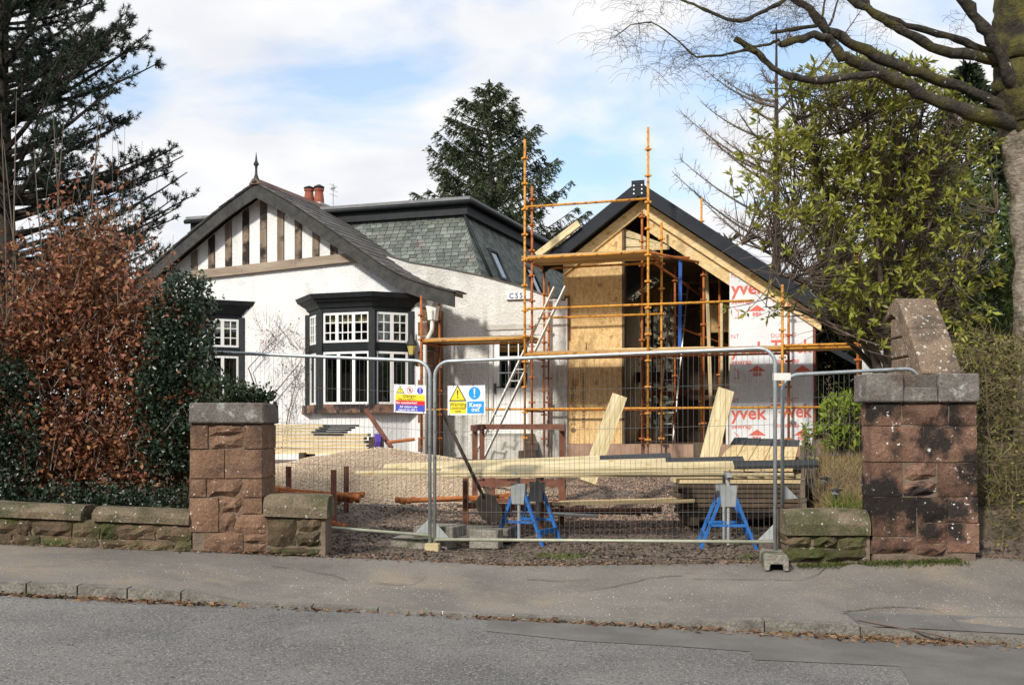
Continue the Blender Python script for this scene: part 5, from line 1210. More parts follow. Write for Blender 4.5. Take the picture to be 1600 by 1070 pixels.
# gravel heap
def heapz(x, y):
    u = (x + 2.05) / 2.35; v = (y - 16.9) / 1.9; r = math.sqrt(u*u + v*v); b = zsite(x, y)
    h = 0.53 * max(0, 1 - r) ** 0.75 if r < 1 else 0
    u2 = (x + .7) / 1.3; v2 = (y - 16.6) / 1.4; r2 = math.sqrt(u2*u2 + v2*v2); h = max(h, .30 * max(0, 1 - r2))
    return b + h + (0.03 * lump((x, y, 1), 2.2) * min(1, h * 6)) - .02 + (.03 if h > .02 else 0)
o = MB().grid(lambda x, y: (x, y, heapz(x, y)), list(np.linspace(-4.5, .7, 60)), list(np.linspace(14.9, 18.9, 46))).build('gravel_heap', 'gravel', fix=False, smooth=True)
tag(o, 'broad heap of pale peach gravel tipped in front of the bay window', 'gravel heap', kind='stuff')
P = []; Fq = []
def pebbles(name, n, fx, label, s0=.007, s1=.018, mt='pebble'):
    V = []; Fc = []
    base = np.array([(1, 0, 0), (-1, 0, 0), (0, 1, 0), (0, -1, 0), (0, 0, .7), (0, 0, -.7)]); fb = np.array([(0, 2, 4), (2, 1, 4), (1, 3, 4), (3, 0, 4), (2, 0, 5), (1, 2, 5), (3, 1, 5), (0, 3, 5)])
    pts = np.array([fx() for _ in range(n)]); S = NP.uniform(s0, s1, n)
    jit = NP.uniform(.7, 1.3, (n, 6, 1)); A = NP.uniform(0, 6.28, n); ca, sa = np.cos(A), np.sin(A)
    b = base[None] * jit * S[:, None, None]; x = b[:, :, 0] * ca[:, None] - b[:, :, 1] * sa[:, None]; y = b[:, :, 0] * sa[:, None] + b[:, :, 1] * ca[:, None]
    v = np.stack([x, y, b[:, :, 2]], 2) + pts[:, None, :]
    f = (fb[None] + (np.arange(n) * 6)[:, None, None]).reshape(-1, 3)
    return tag(mesh_obj(name, v.reshape(-1, 3), f, mt), label, 'gravel', kind='stuff')
def hp():
    while True:
        x = random.uniform(-4.3, .7); y = random.uniform(14.8, 17.6)
        z = heapz(x, y)
        if z > zsite(x, y) + .02 or random.random() < .16: return (x, y, max(z, zsite(x, y)) + .006)
pebbles('gravel_stones', 16000, hp, 'loose peach stones covering and spilling from the gravel heap')
def tp():
    while True:
        x = random.gauss(.9, 1.3); y = random.uniform(13.2, 19)
        if -2 < x < 3.4 and lump((x, y, 7), .8) > -.35: return (x, y, zsite(x, y) + .003)
pebbles('yard_gravel', 15000, tp, 'reddish-tan gravel trodden over the yard in front of the extension', .008, .022, 'pebble_tan')
def gp():
    x = random.uniform(-2.3, 2.8); y = 10.65 + 6 * random.random() ** 1.3; return (x, y, zsite(x, y) + .004)
pebbles('yard_stones', 4500, gp, 'small dark stones scattered over the driveway', .008, .022, 'chip')

def world_beam(name, mt, parent, a, b, wd, ht, up=(0, 0, 1)): return beam_obj(name, mt, parent, a, b, wd, ht, up)
# trestles
def trestle(label, c, rz, hgt, w_=.60, sep=.46):
    c = Vector(c); rt = root('trestle', label, 'trestle', c, 'blue trestles', rz)
    Mr = Matrix.Translation(c) @ Matrix.Rotation(rz, 4, 'Z')
    def W_(x, y, z): return Mr @ Vector((x, y, z))
    ht = hgt - .17
    for k, y in enumerate((-sep/2, sep/2)):
        for s in (-1, 1): MB().beam(W_(s * w_/2, y, -.01), W_(s * .05, y, ht), .034, .034, up=W_(0, 1, 0) - W_(0, 0, 0)).build('leg', 'blue_paint', rt)
        zb3 = ht * .40; xb = w_/2 - (w_/2 - .05) * .40
        MB().beam(W_(-xb, y - .003, zb3), W_(xb, y - .003, zb3), .028, .028).build('cross_bar', 'blue_paint', rt)
        MB().prism([W_(-.075, y - .03, ht - .17), W_(.075, y - .03, ht - .17), W_(.095, y - .03, ht + .06), W_(-.095, y - .03, ht + .06)], (W_(0, 1, 0) - W_(0, 0, 0)) * .06).build('head_plate', 'grey_metal', rt)
        MB().tube(W_(0, y, .04), W_(0, y, hgt), .018, 8).build('column', 'grey_metal', rt)
    for s in (-1, 1):
        xb = w_/2 - (w_/2 - .05) * .22; MB().beam(W_(s * xb, -sep/2, ht * .22), W_(s * xb, sep/2, ht * .22), .03, .06).build('side_rail', 'blue_paint', rt)
    MB().beam(W_(0, -sep/2 - .12, hgt), W_(0, sep/2 + .12, hgt), .06, .04).build('top_bar', 'grey_metal', rt)
    return rt
zpl = 0.985
c1_ = Vector((0.185, 12.55, 0)); c1_.z = gz(c1_); trestle('blue metal trestle standing beside the rusty steel stillage, under the long boards', c1_, R(-28), zpl - .02 - c1_.z)
c2_ = Vector((2.36, 12.15, 0)); c2_.z = gz(c2_); trestle('blue metal trestle in front of the right-hand stack of boards', c2_, R(-5), zpl - .02 - c2_.z)
# long boards on the trestles: pale, their right-hand ends stained black
def board2(label, pxa, pya, Ya, pxb, pyb, Yb, cut, wd=.15, th=.03):
    a = at(pxa, pya, Ya); b = at(pxb, pyb, Yb)
    rt = root('long_board', label, 'board', a, 'boards on the trestles')
    m_ = a.lerp(b, cut)
    beam_obj('bare_wood', 'pine_pale', rt, a, m_, wd, th, up=(0, -.36, 1))
    if cut < 1: beam_obj('stained_end', 'black_stain', rt, m_ + (b - a).normalized() * .001, b, wd - .002, th + .002, up=(0, -.36, 1))

board2('rearmost black-ended board on the trestles, shortest of the black-ended ones', 600, 730, 12.95, 1048, 713, 12.75, .755, th=.035)
board2('middle black-ended board of the three lying across the trestles', 640, 731, 12.7, 1162, 718.5, 12.45, .77, th=.035)
board2('black-ended board on the trestles whose end reaches over towards the grassy bank', 690, 735, 12.45, 1278, 724, 12.12, .78, wd=.17, th=.035)
board2('bare pale board at the front of the trestles, its tip over the gravel heap', 556, 739, 12.5, 1130, 738, 12.0, 1.0, wd=.06, th=.032)
board2('slim bare batten lying under the front edge of the boards on the trestles', 690, 744, 12.3, 1240, 741, 12.02, 1.0, wd=.04, th=.022)
# boards lying near the ground behind
def lowboard(label, pxa, pya, Ya, pxb, pyb, Yb, mt='pine_old', wd=.14, th=.04, grp=None):
    a = at(pxa, pya, Ya); b = at(pxb, pyb, Yb); o = beam_obj('plank', mt, None, a, b, wd, th); return tag(o, label, 'plank', grp)
lowboard('greenish plank lying low between the two trestles, above the loose tubes', 715, 790, 13.6, 1085, 782, 13.3)
lowboard('slim pale plank lying behind the trestles beneath the long boards', 800, 786, 13.75, 1200, 776, 13.5, 'pine', .1, .03)
# leaning props
tag(beam_obj('plank', 'pine_pale', None, at(918, 754, 14.2), at(968, 619, 15.1), .21, .05, up=(0, -1, .3)), 'thick pale plank leaning up against the raw board wall', 'plank', 'leaning planks')
tag(beam_obj('plank', 'pine_pale', None, at(1097, 756, 13.9), at(1134, 610, 14.9), .22, .055, up=(0, -1, .3)), 'thick pale plank leaning up beside the white wrapped wall', 'plank', 'leaning planks')
# right-hand stack: dark boards with pale boards fanned across the top
rs = root('board_stack', 'stack of dark weathered boards topped by five pale boards below the white wrap', 'timber stack', (2.95, 14.0, .4))
random.seed(5)
for r_ in range(9):
    z = .40 + r_ * .058
    for q in range(3):
        x0 = 2.05 + random.uniform(-.06, .06); y = 13.35 + q * .28
        MB().box(x0, y, z, x0 + 1.55 + random.uniform(-.1, .15), y + .22, z + .045).build('stacked_board', 'dark_wood' if r_ < 7 else 'pine_old', rs)
for i, (pxn, pxf) in enumerate([(1113, 1155), (1135, 1175), (1162, 1195), (1188, 1216), (1212, 1236)]):
    a = at(pxn + 14, 737 + i * .5, 13.25); b = at(pxf + 3, 690, 15.3); a.z = .97; b.z = 1.335 - .008 * i
    m_ = a.lerp(b, .74)
    beam_obj('top_board', 'pine', rs, a, m_, .185, .028); beam_obj('top_board', 'black_stain', rs, m_, b, .183, .030)
for x in (2.15, 3.3): MB().box(x, 13.3, .30, x + .1, 14.2, .40).build('bearer', 'dark_wood', rs)
for x in (2.5, 3.2): MB().box(x, 15.0, .5, x + .1, 15.2, 1.28).build('bearer', 'dark_wood', rs)
# small stack against the bank
bs = root('board_stack', 'little pile of weathered board ends beside the grassy bank', 'timber stack', (3.55, 14.6, .9))
for r_ in range(6): MB().box(3.35 + random.uniform(-.05, .05), 14.4, .78 + r_ * .055, 4.0 + random.uniform(-.1, .1), 14.7, .82 + r_ * .055).build('stacked_board', 'pine_old', bs)
# left-hand stack of long timbers in front of the bay
ls = root('board_stack', 'long stack of fresh sawn timbers with black lengths on top, in front of the bay', 'timber stack', at(500, 705, 20.4))
for r_ in range(6):
    for q in range(3):
        a = at(380 + random.uniform(-8, 8), 706 - r_ * 5.4, 20.3 + q * .2); b = at(574 + random.uniform(-6, 3), 706 - r_ * 5.4, 19.7 + q * .2); b.z = a.z
        beam_obj('timber', 'pine_old' if (r_ + q) % 2 else 'pine', ls, a, b, .17, .050)
for r_ in range(3):
    a = at(390 + r_ * 6, 674 - r_ * 4.5, 20.3); b = at(505 + r_ * 3, 674 - r_ * 4.5, 20.0); b.z = a.z; beam_obj('timber', 'pine_pale', ls, a, b, .3, .045)
for r_ in range(4):
    a = at(492 + r_ * 6, 675 - r_ * 3.4, 19.95); b = at(538 + r_ * 6, 673.5 - r_ * 3.4, 19.8); b.z = a.z; beam_obj('black_timber', 'black_stain', ls, a, b, .3, .035)
st = MB()
for k in range(5): st.path([at(586 + k * 2, 678, 19.6), at(588 + k * 1.5, 690, 19.55), at(585 + k * 2, 703, 19.6)], .02, 5)
st.build('strap_bundle', 'purple_strap', ls)
MB().box(*[min(q) for q in zip(at(576, 706, 19.7), at(600, 682, 20.2))], *[max(q) for q in zip(at(576, 706, 19.7), at(600, 682, 20.2))]).build('end_block', 'dark_wood', ls)
for px in (400, 470, 560): a = at(px, 712, 19.9); MB().box(a.x, 19.7, a.z - .2, a.x + .1, 20.8, a.z + .06).build('bearer', 'dark_wood', ls)
# rusty props leaning by the stack
tag(MB().beam(at(572, 640, 20.4), at(612, 700, 19.6), .06, .06).build('steel_prop', 'rust_brown'), 'rusty steel bar leaning against the bay sill', 'bar', 'rusty bars by the bay')
tag(MB().tube(at(605, 691, 19.7), at(648, 686, 19.7), .03, 8).build('steel_prop', 'scaffold_rust'), 'short rusty tube lying level at the end of the sawn stack', 'bar', 'rusty bars by the bay')
# steel stillages
def stillage(label, corners, z0, z1, mt='rust_brown', r=.035, arms=False):
    c = sum((Vector((a, b, 0)) for a, b in corners), Vector()) / 4; rt = root('steel_stillage', label, 'stillage', (c.x, c.y, z0), 'rusty steel stillages')
    P4 = [Vector((a, b, 0)) for a, b in corners]; U = Vector((0, 0, 1))
    for p in P4: MB().beam(p + U * z0, p + U * z1, r * 2, r * 2, up=(0, 1, 0)).build('post', mt, rt)
    for i in range(4):
        MB().beam(P4[i] + U * (z0 + .28), P4[(i+1) % 4] + U * (z0 + .28), r * 1.6, r * 2).build('rail', mt, rt)
    if arms:
        MB().beam(P4[3] + U * z1, P4[2] + U * z1, r * 1.8, r * 2.2).build('rail', mt, rt)
        for a, b in ((3, 0), (2, 1)): MB().beam(P4[a] + U * z1, P4[b] + (P4[b] - P4[a]) * .25 + U * (z1 - .02), r * 2, r * 2.2).build('arm', mt, rt)
    return rt
stillage('tall rusty steel stillage with open arms in front of the stone steps', [(-.50, 14.9), (.66, 14.6), (.72, 15.5), (-.43, 15.8)], .45, 1.50, arms=True)
stillage('low rusty steel stillage behind the left blue trestle', [(-.56, 13.3), (.34, 13.05), (.62, 13.9), (-.25, 14.15)], .26, .93)
sl_ = stillage('rusty steel stillage full of tubes behind the wall end', [(-2.9, 13.1), (-2.12, 13.1), (-2.15, 14.3), (-2.9, 14.3)], .30, .98, r=.03)
def pile(label, n, a, b, spread, r=.024, mt='scaffold_rust', cat='tubes'):
    rt = root('tube_pile', label, 'tube pile', a, 'piles of rusty tubes'); a = Vector(a); b = Vector(b); dr_ = (b - a).normalized(); sd_ = dr_.cross(Vector((0, 0, 1)))
    for i in range(n):
        o1 = sd_ * random.uniform(-spread, spread) + Vector((0, 0, random.uniform(0, spread * .35))); o2 = sd_ * random.uniform(-spread, spread) + Vector((0, 0, random.uniform(0, spread * .35))); sh = dr_ * random.uniform(-.15, .15)
        t_ = MB().tube(a + o1 + sh, b + o2 + sh, r, 8).build('tube', mt, rt, smooth=True)
        for e in (a + o1 + sh, b + o2 + sh): MB().tube(e + dr_ * .02 * 0, e + dr_ * .05, r * 1.6, 8).build('collar', mt, t_)
    return rt
pile('rusty tubes lying at the foot of the gravel heap', 6, at(625, 783, 14.4), at(790, 778, 14.3), .11)
pile('rusty tubes stacked in the steel stillage behind the wall end', 12, (-2.95, 13.6, .66), (-2.0, 13.45, .60), .22)
pile('rusty tubes resting low against the wall end', 6, (-2.9, 13.0, .40), (-2.02, 12.85, .33), .12)
pile('dark rusty tubes lying under the long boards between the trestles', 6, at(790, 800, 13.7), at(1010, 800, 13.6), .10, mt='rust_brown')
tag(MB().tube(at(800, 800, 13.2), at(935, 806, 12.9), .02, 8).build('steel_tube', 'aluminium', smooth=True), 'bright metal tube lying on the ground between the trestles', 'tube')
# shovel against the fence
shf = Vector(at(690, 640, 11.75)); she = Vector(at(756, 777, 12.2)); sv = root('shovel', 'long-handled shovel with a broad steel blade leaning behind the fence posts', 'shovel', (she.x, she.y, she.z - .2))
MB().tube(shf, she, .02, 8).build('handle', 'dark_wood', sv, smooth=True)
ax = (she - shf).normalized(); rg = Vector((1, 0, 0)) - ax * ax.x; rg.normalize(); nn_ = ax.cross(rg)
ou = [she - ax * .05 - rg * .03, she - ax * .05 + rg * .03, she + ax * .02 + rg * .12, she + ax * .24 + rg * .125, she + ax * .31 + rg * .06, she + ax * .33, she + ax * .31 - rg * .06, she + ax * .24 - rg * .125, she + ax * .02 - rg * .12]
MB().prism(ou, nn_ * .012).build('blade', 'spade_steel', sv)
# solar garden lights on the bank
def glight(label, px, py, Y):
    p = at(px, py, Y); g0 = zsite(p.x, p.y); rt = root('garden_light', label, 'garden light', (p.x, p.y, g0), 'garden lights')
    h = max(p.z - g0, .16)
    MB().tube((p.x, p.y, g0 - .02), (p.x, p.y, g0 + h * .6), .012, 6).build('stake', 'black_plastic', rt)
    MB().lathe([(.02, h * .55), (.038, h * .62), (.045, h * .85)], (p.x, p.y, g0), 6).build('lens', 'grey_metal', rt)
    MB().lathe([(.075, h * .85), (.07, h * .9), (.02, h * 1.0)], (p.x, p.y, g0), 4).build('cap', 'black_plastic', rt)
glight('small black garden light standing in the grass near the low coping', 1306, 763, 11.3)
glight('small dark garden light further up the grassy bank', 1289, 748, 12.2)
# white outbuilding behind the wing wall
gd0 = -2.2; g0_, gzt = TZ(1347, 470, gd0); g1_ = T(1640, gd0)
gb = hroot('outbuilding', 'white walled flat-roofed outbuilding glimpsed behind the shrubs', 'building', (g0_ + g1_) / 2, gd0, 1.1)
hb(MB().box(g0_, gd0, .9, g1_ + 2, gd0 + 4, gzt + .05), 'wall', 'harling', gb); hb(MB().box(g0_ - .1, gd0 - .12, gzt + .051, g1_ + 2.1, gd0 + 4.1, gzt + .30), 'fascia', 'roof_felt', gb)
hb(MB().box(T(1470, gd0), gd0 - .03, 1.0, T(1600, gd0), gd0 - .002, TZ(1500, 500, gd0)[1]), 'garage_door', 'roof_trim', gb)

# plank retaining edge of the bank
def xbank(Y): return .258 * Y + .08
re_ = root('plank_edging', 'grey weathered planks on edge holding back the grassy bank', 'edging', (3.25, 12.6, .2))
for r_ in range(6):
    for ya, yb in ((10.95, 12.1), (12.11, 13.2), (13.21, 14.4)):
        z = .14 + r_ * .185
        if z + .185 > .66 + .62 * sm(10.9, 14.2, ya) + .12: continue
        beam_obj('plank', 'sleeper', re_, (xbank(ya) + random.uniform(-.012, .012), ya, z + .1), (xbank(yb) + random.uniform(-.012, .012), yb, z + .1), .05, .18)
# ================================================================ PLANTS
random.seed(21)
def V3(*a): return Vector(a)
def rnd_dir(up=0.0):
    v = Vector((random.gauss(0, 1), random.gauss(0, 1), random.gauss(0, 1) + up)); return v.normalized()
def bez(p0, p1, bend, n=5):
    p0 = Vector(p0); p1 = Vector(p1); m = (p0 + p1) / 2 + Vector(bend); out_ = []
    for i in range(n + 1):
        t = i / n; out_.append(p0 * (1-t)**2 + m * 2*t*(1-t) + p1 * t*t)
    return out_
def taper(n, r0, r1): return [r0 + (r1 - r0) * i / (n - 1) for i in range(n)]

# ---- tall pine on the left
pt = root('pine_tree', 'tall dark pine tree with upswept tufted boughs beyond the cottage', 'tree', (-13.85, 30, .9))
Xp, Yp = -13.85, 30.0
MB().path([(Xp, Yp, .6), (Xp + .1, Yp, 6), (Xp - .05, Yp, 11), (Xp + .1, Yp, 18)], [.32, .26, .18, .05], 9).build('trunk', 'bark_dark', pt, smooth=True)
br = MB(); NPs, NDs = [], []
def tuft(p, d, n=24):
    for _ in range(n):
        v = (rnd_dir() * .95 + d * .75).normalized(); NPs.append(tuple(p + d * random.uniform(-.10, .04))); NDs.append(tuple(v))
def prad(z): return float(np.interp(z, [4, 5.5, 8, 11, 12.5, 14, 18], [3.6, 4.6, 4.9, 4.2, 3.1, 2.2, .6]))
for i in range(195):
    z = random.uniform(4.4, 17.5); az = random.uniform(0, 6.28) if i % 3 else random.uniform(-.7, .6)
    L = prad(z) * random.uniform(.65, 1.05); d = V3(math.cos(az), math.sin(az), 0)
    p0 = V3(Xp, Yp, z - L * .25); p1 = V3(Xp, Yp, z) + d * L + V3(0, 0, L * random.uniform(.05, .35))
    pl = bez(p0, p1, (0, 0, -L * .12), 7); br.path(pl, taper(8, .06 * L / 4 + .02, .014), 5, caps=False)
    for k in range(22):
        t = random.uniform(.22, 1); q = pl[min(7, int(t * 7))].lerp(pl[min(7, int(t * 7) + 1)], t * 7 % 1)
        sd = (d * random.uniform(.2, .9) + rnd_dir(.35) * .9).normalized(); l2 = random.uniform(.25, .75) * (1.15 - t * .5)
        e = q + sd * l2; br.path([q, q.lerp(e, .5) + V3(0, 0, -.03), e], [.014, .009, .006], 4, caps=False)
        for u in (1.0, .72, .45)[:random.choice((2, 3, 3))]:
            tuft(q.lerp(e, u) + rnd_dir() * .07, (sd + V3(0, 0, .45)).normalized(), 32 if u == 1 else 22)
br.build('boughs', 'bark_dark', pt, fix=False)
o = blades('crown', NPs, NDs, NP.uniform(.09, .16, len(NPs)), .021, 'pine_needle', pt); o['kind'] = 'stuff'

# ---- spruce behind the roofs
Xs, Ys = (765 - 800) / F * 36, 36.0
sp = root('spruce_tree', 'dark spruce tree with rising boughs behind the slate roof', 'tree', (Xs, Ys, .9)); ztp = 12.85
MB().path([(Xs, Ys, .5), (Xs + .05, Ys, 7), (Xs, Ys, ztp)], [.24, .16, .015], 8).build('trunk', 'bark_dark', sp, smooth=True)
br = MB(); NPs, NDs, NLs = [], [], []
for i in range(215):
    z = ztp - .15 - (ztp - 4.6) * (i / 215) ** .9; az = i * 2.399 + random.uniform(-.4, .4)
    if i % 4 == 0: az = random.choice((0, math.pi)) + random.uniform(-.35, .35)
    L = min(2.75, .42 + (ztp - z) * .62) * random.uniform(.6, 1.18); d = V3(math.cos(az), math.sin(az), 0); rise = random.uniform(.35, .62) if z > 7 else random.uniform(.0, .35)
    p0 = V3(Xs, Ys, z - L * rise); p1 = p0 + d * L + V3(0, 0, L * rise + .1)
    pl = bez(p0, p1, (0, 0, -L * .1), 6); br.path(pl, taper(7, .035, .008), 4, caps=False)
    for k in range(int(18 + L * 20)):
        t = random.random() ** .7; q = pl[min(6, int(t * 6))].lerp(pl[min(6, int(t * 6) + 1)], t * 6 % 1)
        sd = d.cross(V3(0, 0, 1)) * random.uniform(-1, 1)
        dn = (sd * .8 + d * .55 + V3(0, 0, random.uniform(-.9, .15))).normalized(); l2 = random.uniform(.18, .5) * (1.1 - .5 * t)
        for j in range(9):
            s = (j + random.random()) / 9 * l2; NPs.append(tuple(q + dn * s + V3(0, 0, -.25 * s * s / l2))); v = (dn + rnd_dir() * .75).normalized(); NDs.append(tuple(v)); NLs.append(random.uniform(.07, .15))
br.build('boughs', 'bark_dark', sp, fix=False)
o = blades('crown', NPs, NDs, np.array(NLs), .042, 'spruce_needle', sp); o['kind'] = 'stuff'

# ---- bare larch
Xl, Yl = (1213 - 800) / F * 30, 30.0
la = root('larch_tree', 'bare larch tree with long rising limbs beyond the extension roof', 'tree', (Xl, Yl, .9))
MB().path([(Xl, Yl, .5), (Xl, Yl, 6), (Xl, Yl, 12.5)], [.17, .12, .02], 7).build('trunk', 'bark_dark', la, smooth=True)
br = MB(); NPs, NDs, NLs = [], [], []
tips = [(1050, 268), (1062, 248), (1092, 195), (1118, 208), (1150, 140), (1165, 130), (1085, 300), (1190, 110), (1130, 330)]
lims = [(at(px, py, 30 + random.uniform(-1, 1)), True) for px, py in tips] + [(V3(Xl + random.uniform(-2.5, 3), Yl + random.uniform(-2.6, 2.6), random.uniform(6.5, 12.5)), False) for _ in range(26)]
for e, left in lims:
    hd = (V3(e.x, e.y, 0) - V3(Xl, Yl, 0)).length; p0 = V3(Xl, Yl, max(random.uniform(4, 7), e.z - hd * random.uniform(.5, .9))); pl = bez(p0, e, (0, 0, -.35), 8); br.path(pl, taper(9, .045, .007), 5, caps=False)
    for k in range(52):
        t = random.uniform(.15, 1); q = pl[min(8, int(t * 8))].lerp(pl[min(8, int(t * 8) + 1)], t * 8 % 1)
        dn = ((e - p0).normalized() * .5 + rnd_dir(.15)).normalized(); l2 = random.uniform(.1, .42); br.path([q, q + dn * l2], [.007, .003], 3, caps=False)
        for j in range(4): NPs.append(tuple(q + dn * l2 * random.random())); NDs.append(tuple((dn + rnd_dir() * .9).normalized())); NLs.append(random.uniform(.05, .16))
br.build('limbs', 'bark', la, fix=False); o = blades('twigs', NPs, NDs, np.array(NLs), .010, 'twig_tan', la); o['kind'] = 'stuff'

# ---- far wood seen through the shell, and dark conifers behind the shrubs
P, D = [], []
for _ in range(30000):
    x = random.uniform(-2, 26) if random.random() < .6 else random.uniform(2, 9); P.append((x, random.uniform(44, 50), 1 + random.random() * (5.0 + 1.4 * lump((x, 0, 0), .4) + (2.6 if 1.5 < x < 9 else 0)))); D.append(tuple(rnd_dir(.6)))
tag(leaves('far_wood', P, D, NP.uniform(.25, .6, 30000), .28, 'wood_far', None), 'grey-brown wood far beyond the open shell of the extension', 'wood', kind='stuff')
def conifer(label, X, Y, h, rad, n):
    rt = root('conifer_tree', label, 'tree', (X, Y, 1.0)); MB().path([(X, Y, .8), (X, Y, 1 + h)], [.18, .02], 7).build('trunk', 'bark_dark', rt, smooth=True)
    P, D = [], []
    for _ in range(n):
        u = random.random() ** 1.25; z = 1.0 + h * (u * .98 + .01); r0 = rad * (1 - u) ** .7; a = random.uniform(0, 6.28); cl_ = .75 + .35 * lump((math.cos(a) * 1.5 + X, math.sin(a) * 1.5, z * .9), 1.3)
        r = r0 * cl_ * random.uniform(.6, 1.0); P.append((X + r * math.cos(a), Y + r * math.sin(a), z)); D.append((math.cos(a) + random.gauss(0, .4), math.sin(a) + random.gauss(0, .4), random.uniform(-.4, .7)))
    o = leaves('crown', P, D, NP.uniform(.10, .26, n), .16, 'conifer_dark', rt); o['kind'] = 'stuff'
conifer('dense dark conifer behind the laurel nearest the white outbuilding', 8.9, 21.5, 7.6, 2.6, 15000)
conifer('tall dark conifer behind the birch branches', 11.2, 22.5, 5.6, 3.0, 13000)
conifer('dark conifer standing behind the right end of the scaffold', 7.0, 23.5, 4.6, 1.9, 9000)

# ---- copper beech hedge
bh = root('beech_hedge', 'overgrown beech hedge holding its dead copper leaves behind the garden wall', 'hedge', (-5.2, 12.2, .8))
br = MB(); stems = []
for i in range(26):
    x = random.uniform(-7.6, -3.7); y = random.uniform(11.7, 12.8); h = random.uniform(2.2, 3.6)
    if -6.3 < x < -4.4: h += .9
    pl = bez((x, y, .55), (x + random.uniform(-.5, .5), y + random.uniform(-.4, .3), .75 + h), (random.uniform(-.2, .2), 0, 0), 7); stems.append(pl); br.path(pl, taper(8, .02, .004), 5, caps=False)
def btop(px): return float(np.interp(px, [-300, 0, 50, 100, 140, 190, 230, 270, 300, 330, 345], [400, 430, 395, 345, 310, 335, 415, 455, 490, 590, 655]))
P, D = [], []; tw = MB()
while len(P) < 52000:
    Y = random.triangular(11.25, 13.1, 11.6); px = random.uniform(-260, 335); yt = btop(px); py = random.uniform(yt - 60, 792)
    if random.random() > (.06 if py < yt else min(1, .12 + (py - yt) / 130)): continue
    p = at(px, py, Y)
    if p.z < .84 or (p.z < 1.0 and random.random() > .5): continue
    if lump((p.x, p.y, p.z), 2.3) + .6 * lump((p.x, p.y, p.z), 5) < random.uniform(-.45, .0) - .25 * (py > yt + 90): continue
    for _ in range(3): P.append((p.x + random.gauss(0, .05), p.y + random.gauss(0, .05), p.z + random.gauss(0, .05))); D.append(tuple((rnd_dir(-.25) + V3(0, -.25, 0))))
    if random.random() < .12:
        q = p + rnd_dir(.6) * random.uniform(.15, .4); tw.path([q + V3(0, 0, -.2), q.lerp(p, .5), p], [.006, .004, .002], 3, caps=False)
o = leaves('copper_leaves', P, D, NP.uniform(.045, .085, len(P)), .30, 'beech_leaf', bh, fold=.4, curl=.15); o['kind'] = 'stuff'
for _ in range(30):       # thin bare shoots above the hedge
    px = random.uniform(20, 290); p0 = at(px, btop(px) + 50, random.uniform(11.8, 12.8)); e = p0 + V3(random.uniform(-.25, .5), 0, random.uniform(.4, 1.5)); br.path(bez(p0, e, (random.uniform(-.35, .35), 0, .1), 6), taper(7, .004, .0015), 4, caps=False)
br.build('stems', 'bark', bh, fix=False); o = tw.build('twigs', 'twig', bh, fix=False); o['kind'] = 'stuff'
# ---- evergreen holly bushes in and beside the hedge
def bush(name, label, cat, region, n, Y0, Y1, mt, size, wr, thr=-.2, stems_=6, group=None):
    pts = []
    while len(pts) < n:
        px, py, Y = region(); p = at(px, py, Y)
        if lump((p.x + 9, p.y, p.z), 2.6) + .5 * lump((p.x, p.y, p.z), 6) < thr + random.uniform(-.25, .15): continue
        for _ in range(3): pts.append((p.x + random.gauss(0, .04), p.y + random.gauss(0, .04), p.z + random.gauss(0, .04)))
    A = np.array(pts); c = A.mean(0); g0 = zsite(c[0], c[1]); rt = root(name, label, cat, (c[0], c[1], g0), group); sb_ = MB()
    for _ in range(stems_):
        q = random.choice(pts); sb_.path(bez((c[0] + random.uniform(-.2, .2), c[1] + .1, g0), q, (0, .1, .2), 5), taper(6, .022, .005), 5, caps=False)
    sb_.build('stems', 'bark', rt, fix=False)
    D = NP.normal(size=(len(A), 3)) + np.array([0, -.4, .1])
    o = leaves('foliage', A, D, NP.uniform(size[0], size[1], len(A)), wr, mt, rt, fold=.5); o['kind'] = 'stuff'; return rt
def reg_h():
    while True:
        px = random.gauss(278, 44); py = random.uniform(430, 735); w_ = np.interp(py, [430, 470, 560, 650, 735], [24, 48, 63, 66, 56]); cx = np.interp(py, [430, 500, 600, 735], [292, 284, 270, 258])
        if abs(px - cx) < w_ * random.uniform(.8, 1.05): return px, py, random.uniform(11.2, 11.75)
bush('holly_bush', 'glossy dark green holly bush between the copper hedge and the pillar', 'bush', reg_h, 14000, 0, 0, 'holly_leaf', (.035, .06), .32, thr=-.35)
def reg_h2():
    while True:
        px = random.uniform(-120, 70); py = random.uniform(535, 790)
        if ((px + 5) / 75) ** 2 + ((py - 665) / 130) ** 2 < random.uniform(.7, 1.05): return px, py, random.uniform(11.15, 11.6)
bush('holly_bush', 'low dark evergreen bush growing through the copper hedge above the mossy wall', 'bush', reg_h2, 5200, 0, 0, 'holly_leaf', (.035, .06), .3, thr=-.2)
def reg_i(): 
    px = random.uniform(318, 424); top = np.interp(px, [318, 345, 380, 424], [575, 590, 606, 617]); return px, random.uniform(top, 631), random.uniform(11.0, 11.35)
bush('ivy', 'ivy spilling over the back of the cap of the sunlit pillar', 'ivy', reg_i, 1300, 0, 0, 'ivy_leaf', (.03, .055), .4, thr=-.25, stems_=4)

def reg_w(): return random.uniform(-220, 300), random.uniform(758, 812), random.uniform(11.08, 11.7)
bush('ivy', 'dark ivy creeping along the foot of the copper hedge behind the mossy wall', 'ivy', reg_w, 6500, 0, 0, 'holly_leaf', (.03, .055), .35, thr=-.5, stems_=8)

